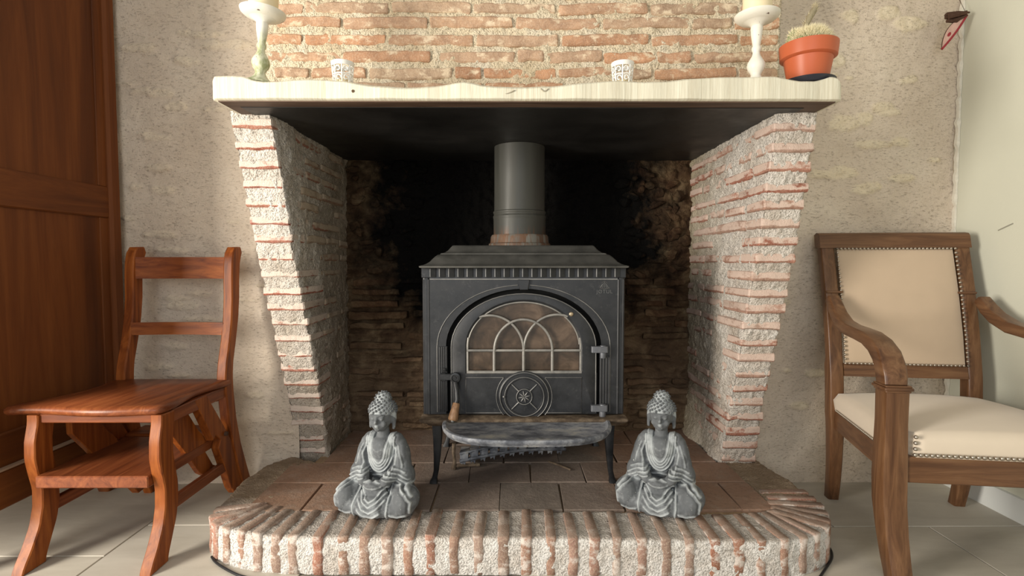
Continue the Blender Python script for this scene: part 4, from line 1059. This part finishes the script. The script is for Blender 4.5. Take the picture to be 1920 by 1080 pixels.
# ------------------------------------------------------------------ left: metamorphic step chair
def step_chair():
    root = empty('step_chair', (-1.165, 1.66, 0), 0, 'reddish wooden library-step chair with open back beside the tall armoire', 'chair')
    xL0, xL1, xR0, xR1 = -1.345, -1.312, -1.000, -.967
    # seat with serpentine front
    out = []
    for t in np.linspace(0, 1, 25):
        x = lerp(-1.402, -.985, t); out.append((x, 1.462+.012*math.sin(t*PI*2+.6)*(1 if .05 < t < .95 else .6)))
    out += [(-.972, 1.475), (-.966, 1.50), (-.968, 1.54), (-.978, 1.60), (-.986, 1.66), (-.980, 1.72), (-.962, 1.80), (-.962, 1.83)]
    out += [(-1.352, 1.83), (-1.352, 1.80), (-1.335, 1.72), (-1.335, 1.66), (-1.352, 1.60), (-1.38, 1.54), (-1.405, 1.50), (-1.410, 1.475)]
    MB().prism(out, 'z', .421, .446, .008).obj('seat', M['chair_y'], root, 50)
    MB().box(xL1-.002, xR0+.002, 1.478, 1.500, .398, .423, .002).obj('front_rail', M['chair_x'], root)
    for a, b in ((xL0+.006, xL1-.004), (xR0+.004, xR1-.006)): MB().box(a, b, 1.50, 1.84, .385, .422, .002).obj('side_rail', M['chair_y'], root)
    MB().box(xL1, xR0, 1.81, 1.835, .37, .422, .002).obj('back_rail', M['chair_x'], root)
    # sabre front legs
    fr = [(0, 1.402), (.02, 1.410), (.06, 1.436), (.11, 1.462), (.16, 1.474), (.21, 1.476), (.26, 1.464), (.30, 1.456), (.35, 1.458), (.40, 1.470), (.422, 1.470)]
    bk = [(0, 1.478), (.02, 1.482), (.06, 1.500), (.11, 1.522), (.16, 1.533), (.21, 1.534), (.26, 1.524), (.30, 1.517), (.35, 1.518), (.40, 1.527), (.422, 1.527)]
    for a, b in ((xL0, xL1), (xR0, xR1)):
        zs = np.linspace(0, .422, 30); pts = [(float(interp(fr, z)), z) for z in zs]+[(float(interp(bk, z)), z) for z in zs[::-1]]
        MB().prism(pts, 'x', a, b, .003).obj('leg', M['chair'], root, 40)
    # back posts running to the floor
    fb = [(0, 1.925), (.06, 1.900), (.12, 1.876), (.20, 1.848), (.30, 1.822), (.40, 1.808), (.45, 1.806), (.50, 1.815), (.574, 1.838), (.65, 1.856), (.72, 1.864), (.80, 1.866), (.85, 1.870), (.885, 1.880), (.900, 1.895)]
    bb_ = [(0, 1.975), (.06, 1.955), (.12, 1.930), (.20, 1.898), (.30, 1.872), (.40, 1.858), (.45, 1.856), (.50, 1.862), (.574, 1.884), (.65, 1.904), (.72, 1.914), (.80, 1.918), (.85, 1.926), (.880, 1.940), (.893, 1.944), (.902, 1.932)]
    for a, b in ((xL0, xL1), (xR0, xR1)):
        zs = np.linspace(0, .90, 46); pts = [(float(interp(fb, z)), z) for z in zs]+[(float(interp(bb_, z)), z) for z in np.linspace(.902, 0, 46)]
        MB().prism(pts, 'x', a, b, .004).obj('back_post', M['chair'], root, 40)
    def crv(z0, z1, y, dep, th, name):
        rings = []
        for t in np.linspace(0, 1, 13):
            x = lerp(xL1-.004, xR0+.004, t); yy = y+dep*math.sin(t*PI); rings.append([(x, yy, z0), (x, yy+th, z0), (x, yy+th, z1-.003), (x, yy+th*.6, z1), (x, yy+.003, z1)])
        MB().loft(rings).obj(name, M['chair_x'], root, 40)
    crv(.789, .865, 1.876, .022, .022, 'crest_rail'); crv(.594, .637, 1.848, .016, .020, 'back_slat')
    # lower step, stretchers, diagonal stringers
    MB().box(xL1, xR0, 1.452, 1.79, .222, .256, .003).obj('lower_step', M['chair_y'], root)
    MB().box(xL1, xR0, 1.80, 1.90, .245, .262, .003).obj('rear_step', M['chair_x'], root)
    for a, b in ((xL0+.008, xL1-.006), (xR0+.006, xR1-.008)):
        MB().box(a, b, 1.52, 1.86, .128, .162, .002).obj('stretcher', M['chair_y'], root)
    for s in (0, 1):
        x0, x1 = ((xL1+.001, xL1+.020) if s == 0 else (xR0-.020, xR0-.001))
        MB().prism([(1.555, .42), (1.615, .42), (1.70, .305), (1.722, .285), (1.752, .245), (1.735, .222), (1.775, .165), (1.80, .150), (1.752, .130), (1.70, .165), (1.62, .27), (1.56, .34)], 'x', x0, x1, .002).obj('stringer', M['chair'], root)
        x0, x1 = ((xL0+.004, xL1) if s == 0 else (xR0, xR1-.004))
        MB().prism([(1.635, .42), (1.70, .42), (1.79, .300), (1.86, .200), (1.93, .060), (1.905, .035), (1.86, .030), (1.835, .060), (1.795, .150), (1.76, .225), (1.775, .250), (1.745, .275), (1.73, .262), (1.69, .33)], 'x', x0+.001, x1-.001, .002).obj('stringer', M['chair'], root)
        xx = xR1 if s else xL0
        MB().tube([(xx-.03, 1.80, .262), (xx+(.004 if s else .03), 1.80, .262)], .007, 10).obj('hinge_pin', M['darkfelt'], root)
step_chair()

# ------------------------------------------------------------------ armoire
def armoire():
    root = empty('armoire', (-1.75, 1.68, 0), 0, 'tall reddish-brown panelled wooden armoire side at the left edge', 'cupboard')
    xf = -1.443
    MB().box(-2.1, xf-.030, 1.36, 1.985, .16, 2.3).obj('carcass', M['armoire'], root)
    def pan(y0, y1, z0, z1, name, mat, t=0, b=.004): return MB().box(xf-.045, xf+t, y0, y1, z0, z1, b).obj(name, mat, root)
    pan(1.940, 1.992, .150, 2.3, 'stile', M['armoire'], .010, .009)
    pan(1.33, 1.42, .150, 2.3, 'stile', M['armoire'], .004)
    pan(1.42, 1.945, 1.006, 1.117, 'cross_rail', M['armoire_y'], .000)
    pan(1.42, 1.945, .262, .36, 'cross_rail', M['armoire_y'], .0)
    pan(1.42, 1.945, 2.1, 2.3, 'cross_rail', M['armoire_y'], .0)
    for z0, z1 in ((.36, 1.006), (1.117, 2.1)):
        w = [1.42, 1.60, 1.77, 1.905, 1.943]
        p = MB().box(xf-.05, xf-.009, 1.42, 1.942, z0-.004, z1+.004); po = p.obj('panel', M['armoire'], root)
        MB().box(xf-.02, xf-.004, 1.902, 1.942, z0, z1, .002).obj('moulding', M['armoire'], root)
    MB().box(xf-.06, xf+.016, 1.33, 1.995, .150, .258, .004).obj('plinth', M['armoire_y'], root)
    MB().box(xf-.05, xf+.019, 1.33, 1.996, .2585, .264, .002).obj('plinth_bead', mat_plain('pale_worn_edge', (.36, .24, .16), .6), root)
    for y in (1.35, 1.94):
        MB().loft([[(-1.50+a, y+.02+b, z) for a, b in rrect(-w, w, -w, w, .008, 3)] for z, w in ((0, .022), (.03, .028), (.08, .020), (.152, .034))]).obj('foot', M['armoire'], root)
armoire()

# ------------------------------------------------------------------ right: armchair
def armchair():
    rz = -.136; root = empty('armchair', (1.362, 1.835, 0), rz, 'antique walnut open armchair with cream nail-studded upholstery near the corner', 'armchair')
    Wd, Wx, Wy = M['walnut'], M['walnut_x'], M['walnut_y']
    def L(m, name, mat, par=None, sm=40): return m.obj(name, mat, par or root, sm, local=True)
    # back posts: profile in (ly, z)
    bf = [(0, -.005), (.06, -.018), (.14, -.030), (.25, -.040), (.35, -.040), (.45, -.034), (.60, -.010), (.75, .022), (.90, .062), (.955, .078)]
    zs = np.linspace(0, .945, 40)
    for s in (-1, 1):
        rings = []
        for z in zs:
            f = float(interp(bf, z)); w = .046 if z > .30 else lerp(.036, .046, z/.3); d = .036 if z > .5 else lerp(.040, .048, min(1, z/.3))
            cx = s*(.216+.006*min(1, z/.9)) if z > .3 else s*.205+s*.011*z/.3
            rings.append([(cx+a, f+b, z) for a, b in rrect(-w/2, w/2, 0, d, .006, 3)])
        L(MB().loft(rings), 'back_post', Wd)
    f_at = lambda z: float(interp(bf, z))
    def rail(z0, z1, x0, x1, th, name, over=0, mat=None, roll=False):
        rings = []
        for x in np.linspace(x0, x1, 7):
            a, b = f_at(z0), f_at(z1)
            rings.append([(x, a-over, z0), (x, a+th, z0), (x, b+th, z1-.004), (x, b+th*.5, z1+(.004 if roll else 0)), (x, b-over+.003, z1), (x, b-over-(.004 if roll else 0), z1-.008)])
        return L(MB().loft(rings), name, mat or Wx)
    rail(.898, .950, -.248, .248, .040, 'crest_rail', .003, None, True)
    rail(.452, .494, -.196, .196, .030, 'lower_back_rail')
    # back pad, domed slightly
    nx, nz = 26, 30; V = []
    for i in range(nx):
        for j in range(nz):
            u, v = i/(nx-1), j/(nz-1); z = lerp(.490, .900, v); x = lerp(-.190, .190, u)*lerp(1.0, 1.0, v)
            e = min(u, 1-u)*nx/5; g = min(v, 1-v)*nz/5; dm = min(1, e)**.5*min(1, g)**.5
            V.append((x, f_at(z)+.004-.012*dm-.006*math.sin(u*PI)*math.sin(v*PI), z))
    me = np_mesh('back_pad', V, grid_quads(nx, nz)); pad = link('back_pad', me, M['fabric'], root, True)
    L(MB().box(-.193, .193, .0, .012, .488, .902), 'pad_backing', M['fabric']) if False else None
    # nails
    nm = MB()
    def nails(pts, r=.0052, sp=.0125, nrm=(0, -1, 0)):
        pts = [Vector(p) for p in pts]
        for a, b in zip(pts[:-1], pts[1:]):
            k = max(1, int((b-a).length/sp))
            for i in range(k): nm.ball(lerp(a, b, i/k), r, 7, 5)
    bz = lambda z: f_at(z)-.005
    nails([(-.193, bz(.895), .895)]+[(-.193, bz(z), z) for z in np.linspace(.895, .497, 10)]+[(.193, bz(.497), .497)]+[(.193, bz(z), z) for z in np.linspace(.497, .895, 10)]+[(-.193, bz(.895), .895)], .0046, .0125)
    # seat : trapezoid, wider in front
    hb, hf, yb, yf = .215, .262, -.045, -.475
    zr0, zr1 = .268, .332
    def side(t): return lerp(hb, hf, t)
    for s in (-1, 1):
        L(MB().loft([[(s*(side(t)-.012), lerp(yb, yf, t), zr0), (s*(side(t)+.012), lerp(yb, yf, t), zr0), (s*(side(t)+.012), lerp(yb, yf, t), zr1), (s*(side(t)-.012), lerp(yb, yf, t), zr1)] for t in (0, .5, 1)]), 'side_rail', Wy)
    L(MB().box(-hf, hf, yf-.012, yf+.015, zr0-.006, zr1, .003), 'front_rail', Wx)
    L(MB().box(-hb, hb, yb, yb+.025, zr0, zr1, .003), 'rear_rail', Wx)
    nx = ny = 30; V = []
    for i in range(nx):
        for j in range(ny):
            u, v = i/(nx-1)*2-1, j/(ny-1); 
            uu = math.copysign(min(1, abs(u)*1.12), u); vv = min(1, max(0, (v-.5)*1.12+.5))
            hw = side(vv)+.010; x = uu*hw; y = lerp(yb+.01, yf-.010, vv)
            edge = min(1-abs(u), min(v, 1-v)*2)*1.0; wl = min(1, max(0, edge)/.107)
            z = lerp(zr1-.002, .388, wl**.8)+ (.030*(1-abs(u)**2.6)*(math.sin(PI*min(1, max(0, v)))**.6) if wl >= 1 else 0)
            bul = .008*math.sin(min(1, wl)*PI)
            x2 = x+math.copysign(bul, u)*(abs(uu) >= 1); y2 = y-(bul if vv >= 1 else 0)
            if abs(x2) > .240: y2 = max(y2, -.436)
            V.append((x2, y2, z))
    me = np_mesh('seat_cushion', V, grid_quads(nx, ny, flip=True)); sc = link('seat_cushion', me, M['seat_fabric'], root, True)
    nails([(-hf+.035, yf-.018, zr1+.008), (hf-.035, yf-.018, zr1+.008)], .0056, .0135)
    nails([(-hf+.035, yf-.019, .388), (-hf+.035, yf-.018, zr1+.008)], .0056, .0135); nails([(hf-.035, yf-.019, .388), (hf-.035, yf-.018, zr1+.008)], .0056, .0135)
    for s in (-1, 1):
        nails([(s*(side(t)+.017), lerp(yb, yf, t), zr1+.006) for t in (.05, .9)], .0036, .0085)
        nails([(s*(side(.9)+.017), lerp(yb, yf, .9), zr1+.006), (s*(side(.9)+.017), lerp(yb, yf, .9), .388)], .0045, .011)
    o = L(nm, 'nail_trim', M['nail'], None, 60); o['kind'] = 'stuff'
    # front legs (arm supports) with cap, slightly sabre
    for s in (-1, 1):
        rings = []
        for z, w, oy, ox in ((0, .050, -.052, -.006), (.05, .053, -.036, -.004), (.12, .057, -.018, -.002), (.20, .061, -.004, 0), (.27, .062, 0, 0), (.34, .060, 0, 0), (.42, .057, 0, 0), (.505, .058, 0, 0)):
            cx = s*(.272+ox); cy = -.462+oy; rings.append([(cx+a, cy+b, z) for a, b in rrect(-w/2, w/2, -w/2, w/2, .004, 2)])
        leg = L(MB().loft(rings), 'front_leg', Wd)
        cap = MB()
        for z0, z1, w in ((.503, .509, .064), (.509, .517, .072), (.517, .522, .066)): cap.prism(rrect(s*.272-w/2, s*.272+w/2, -.462-w/2, -.462+w/2, .005, 3), 'z', z0, z1, .0015)
        L(cap, 'leg_cap', Wx, leg)
    # arms: swept rectangle
        path = [(-.020, .722, .236, .018, .040), (-.050, .694, .237, .022, .042), (-.085, .668, .240, .022, .044), (-.14, .644, .246, .021, .048), (-.20, .636, .252, .020, .052), (-.27, .634, .259, .020, .055), (-.335, .630, .264, .021, .058), (-.390, .616, .268, .023, .060), (-.430, .594, .271, .025, .062), (-.452, .565, .272, .027, .062), (-.460, .540, .272, .028, .060), (-.462, .521, .272, .028, .058)]
        P3 = [Vector((s*x, y, z)) for y, z, x, h, w in path]; rings = []
        for i, (y, z, x, h, w) in enumerate(path):
            t = (P3[min(i+1, len(P3)-1)]-P3[max(i-1, 0)]).normalized(); sd = Vector((1, 0, 0)); up = sd.cross(t)*1
            if up.z < 0 or (abs(up.z) < .3 and up.y > 0): up = -up
            rings.append([P3[i]+sd*a+up*b for a, b in rrect(-w/2, w/2, -h, h*.75, .007, 3)])
        L(MB().loft(rings), 'arm', Wy)
        L(MB().box(s*.214-.028, s*.214+.028, f_at(.745)-.008, f_at(.745)+.012, .738, .746, .002), 'arm_collar', Wx)
armchair()

# ------------------------------------------------------------------ things on the mantel
ZM = 1.3455
def candlestick(x, y, tilt, mat, label, wob):
    root = empty('candlestick', (x, y, ZM), 0, label, 'candlestick', 'white candlesticks on the mantel shelf'); root.rotation_euler = (0, tilt, 0)
    prof = [(.038, 0), (.040, .003), (.036, .007), (.026, .012), (.017, .022), (.013, .032), (.0155, .038), (.021, .046), (.0245, .056), (.023, .066), (.016, .078), (.011, .087), (.0095, .096), (.0125, .102), (.0130, .107), (.0100, .114), (.0125, .128), (.0150, .145), (.0165, .162), (.0155, .168), (.022, .174), (.036, .180)]
    MB().lathe(prof, (0, 0, 0), 26).obj('stem', mat, root, 45, local=True)
    MB().lathe([(.030, .178), (.048, .184), (.058, .192), (.0605, .199), (.058, .200), (.050, .192), (.030, .188)], (0, 0, 0), 40).obj('drip_plate', M['chip'], root, 45, local=True)
    c = MB().lathe([(.036, 0), (.0385, .003), (.0385, .12), (.036, .123), (.008, .120)], (0, 0, 0), 32).obj('pillar_candle', M['wax'], None, 45)
    c.location = Vector((x, y, ZM))+Matrix.Rotation(tilt, 3, 'Y') @ Vector((0, 0, .1885)); c.rotation_euler = (0, tilt, 0)
    return c
p = U(484, 142, 1.525); q = U(1417, 140, 1.54)
c = candlestick(p.x+.004, 1.525, math.radians(4), M['chipg'], 'left candlestick with greenish flaking paint on the bulb of its stem', 1)
tag(c, 'ivory pillar candle on the left candlestick', 'candle', 'pillar candles')
c = candlestick(q.x, 1.54, math.radians(0), M['chip'], 'right candlestick, plain white with dark chips, next to the cactus pot', 1)
tag(c, 'ivory pillar candle on the right candlestick, mostly above the frame', 'candle', 'pillar candles')

def tealight(x, y, rz, label):
    root = empty('tealight_holder', (x, y, ZM), rz, label, 'candle holder', 'white filigree tealight holders')
    h, r0, r1 = .076, .024, .031; R = lambda z: lerp(r0, r1, z/h)
    MB().lathe([(r0, 0), (r0+.0012, .002), (R(.008)+.001, .008), (R(.008)-.001, .008), (r0-.002, .002), (0, .002)], (0, 0, 0), 30).obj('cup_base', M['white_tin'], root, 45, local=True)
    MB().lathe([(R(.058), .056), (R(.058)+.0012, .056), (r1+.002, .066), (r1+.0015, .068), (r1-.001, .068), (R(.058)-.001, .058)], (0, 0, 0), 30, 'z', False).obj('rim', M['white_tin'], root, 45, local=True)
    f = MB(); on = lambda a, z: (R(z)*math.cos(a), R(z)*math.sin(a), z)
    for k in range(8):
        a0 = k*PI/4
        f.tube([on(a0, .006), on(a0, .032), on(a0, .058)], .0022, 5)
        for zc, sg in ((.020, 1), (.044, -1)):
            f.tube([on(a0+PI/8+sg*(.30*(1-t*.75))*math.cos(t*5.5), zc+.010*(1-t*.7)*math.sin(t*5.5)) for t in np.linspace(0, 1, 14)], .0019, 5)
        f.tube([on(a0, .032), on(a0+PI/8, .033), on(a0+PI/4, .032)], .002, 5)
    f.obj('filigree', M['white_tin'], root, 60, local=True)
    MB().lathe([(.0, 0), (.019, 0), (.019, .016), (.0175, .016), (.0175, .013), (0, .013)], (0, 0, .0025), 24).obj('inner_cup', M['wax'], root, 45, local=True)
pa = U(643, 150, 1.55); tealight(pa.x, 1.55, .2, 'white pierced-metal tealight holder on the left half of the mantel')
pa = U(1167, 150, 1.55); tealight(pa.x, 1.55, .6, 'white pierced-metal tealight holder on the right half of the mantel')

def cactus():
    x, y = .852, 1.547
    s = MB().lathe([(.048, 0), (.062, .002), (.070, .012), (.072, .016), (.069, .016), (.058, .006), (.0, .005)], (x, y, ZM), 40).obj('plant_saucer', M['saucer'], None, 40)
    tag(s, 'round black plastic saucer under the cactus pot at the right end of the mantel', 'saucer')
    root = empty('potted_cactus', (x, y, ZM+.0065), 0, 'woolly cream-spined cactus in an orange plastic pot on the mantel end', 'potted plant')
    MB().lathe([(.040, 0), (.049, .001), (.052, .006), (.0635, .070), (.0675, .071), (.0735, .075), (.0765, .108), (.0765, .111), (.073, .112), (.070, .085), (.058, .08), (.0, .08)], (0, 0, 0), 48).obj('pot', M['pot'], root, 35, local=True)
    MB().lathe([(0, .097), (.071, .097), (.071, .09), (0, .09)], (0, 0, 0), 30).obj('soil', M['soil'], root, 40, local=True)
    rs = random.Random(2)
    for (cx, cy, cz, r, h, n, ln) in ((.002, -.004, .108, .049, .042, 900, .021), (-.034, .014, .125, .018, .036, 130, .012)):
        b = MB(); rings = []
        for i in range(12):
            t = PI*i/11; rings.append([Vector((cx+max(.001, r*math.sin(t))*(1+.09*math.cos(12*a))*math.cos(a), cy+max(.001, r*math.sin(t))*(1+.09*math.cos(12*a))*math.sin(a), cz-h*math.cos(t))) for a in np.linspace(0, 2*PI, 48, endpoint=False)])
        b.loft(rings); body = b.obj('cactus_body', M['cactus'], root, 50, local=True)
        sp = MB()
        for i in range(n):
            a = rs.uniform(0, 2*PI); t = rs.uniform(.12, 1); t = math.asin(min(1, max(-1, t)))
            d = Vector((math.cos(t)*math.cos(a), math.cos(t)*math.sin(a), math.sin(t))); p = Vector((cx+d.x*r, cy+d.y*r, cz+d.z*h))
            for _ in range(3):
                e = (d+Vector((rs.uniform(-.7, .7), rs.uniform(-.7, .7), rs.uniform(-.5, .7)))).normalized()*ln*rs.uniform(.6, 1.1)
                sd = e.cross(Vector((rs.random(), rs.random(), rs.random()))).normalized()*.0007
                sp.add([p+sd, p-sd, p+e], [(0, 1, 2)])
        so = sp.obj('spines', M['spine'], body, None, local=True); so['kind'] = 'stuff'
    # slim upright offset stem
    path = [Vector(v) for v in ((-.004, .02, .14), (.004, .022, .178), (.014, .024, .200), (.026, .026, .220), (.031, .026, .232))]
    MB().tube(path, [.007, .008, .0085, .009, .006], 10).obj('side_stem', mat_plain('grey_green_stem', (.34, .29, .19), .8, .2, 0, .2, 60), root, 50, local=True)
    sp = MB()
    for i in range(260):
        p = path[rs.randrange(1, 5)]+Vector((rs.uniform(-.006, .006),)*1+(rs.uniform(-.006, .006), rs.uniform(-.008, .008))); e = Vector((rs.uniform(-1, 1), rs.uniform(-1, 1), rs.uniform(-.4, 1))).normalized()*.014
        sd = e.cross(Vector((0, .3, 1))).normalized()*.0005; sp.add([p+sd, p-sd, p+e], [(0, 1, 2)])
    so = sp.obj('spines', M['spine'], root, None, local=True); so['kind'] = 'stuff'
cactus()

# ------------------------------------------------------------------ hanging ornament in the corner
def ornament():
    root = empty('hanging_ornament', (1.60, 1.94, 1.72), 0, 'small hanging ornament with crimson-edged pointed wing and brown fibre body in the right corner', 'ornament')
    a = U(1766, 92, 1.94); b = U(1813, 28, 1.94); ax = (b-a).normalized(); sd = Vector((-.80, .1, .55)); sd = (sd-ax*sd.dot(ax)).normalized()
    L = (b-a).length; rim = []
    for t in np.linspace(0, 1, 17): rim.append(a+ax*L*t-sd*.004*math.sin(PI*t))
    for t in np.linspace(1, 0, 17)[1:-1]: rim.append(a+ax*L*t+sd*(.025*math.sin(PI*t)**.8))
    n = ax.cross(sd).normalized(); k = len(rim)
    MB().loft([[p-n*.0015 for p in rim], [p+n*.0015 for p in rim]]).obj('wing', M['petal'], root, 40)
    MB().tube([p for p in rim[:17]], .0042, 7).obj('wing_edging', M['red'], root)
    MB().tube([rim[0]]+[p for p in rim[:16:-1]]+[rim[16]], .0016, 6).obj('wing_outline', M['darkfelt'], root)
    MB().ball(lerp(a, b, .38)+sd*.010, (.006, .004, .010), 8, 6, Matrix.Rotation(.6, 4, 'Y')).obj('red_spot', M['red'], root)
    m = MB(); c = U(1778, 33, 1.94); rs = random.Random(4)
    for i in range(9):
        s0 = c+Vector((rs.uniform(-.005, 0), rs.uniform(-.01, .01), rs.uniform(-.018, .020))); e = b+Vector((rs.uniform(-.01, .004), rs.uniform(-.01, .01), rs.uniform(-.006, .012)))
        m.tube([s0, lerp(s0, e, .5)+Vector((0, 0, rs.uniform(-.008, .004))), e], [.006, .0075, .003], 6)
    m.obj('fibre_body', M['darkfelt'], root)
    w = [b+Vector((0, 0, .0)), b+Vector((-.012, .03, .08)), Vector((b.x-.01, YW-.004, b.z+.14))]
    MB().tube(w, .0008, 5).obj('string', M['darkfelt'], root)
ornament()

# ------------------------------------------------------------------ cable along the hearth foot
pts = []
for (px, py) in ((397, 1044), (402, 1052), (415, 1062), (435, 1073), (455, 1082)): v = UZ(px, py, .004); pts.append((v.x, v.y, .004))
pts += [(-.60, 1.365, .004), (0, 1.36, .004), (.6, 1.345, .004), (.80, 1.352, .004)]
for (px, py) in ((1535, 1085), (1548, 1066), (1560, 1048), (1560, 1036), (1556, 1028)): v = UZ(px, py, .004); pts.append((v.x, v.y, .004))
# smooth it
C = np.array(pts)
for _ in range(2):
    A = C[:-1]*.75+C[1:]*.25; B = C[:-1]*.25+C[1:]*.75; Q = np.empty((2*len(A), 3)); Q[::2] = A; Q[1::2] = B; C = np.vstack([C[:1], Q, C[-1:]])
o = MB().tube([tuple(c) for c in C], .0036, 8).obj('floor_cable', M['cable'], None, 60); tag(o, 'thin black cable running on the floor round the foot of the hearth', 'cable')
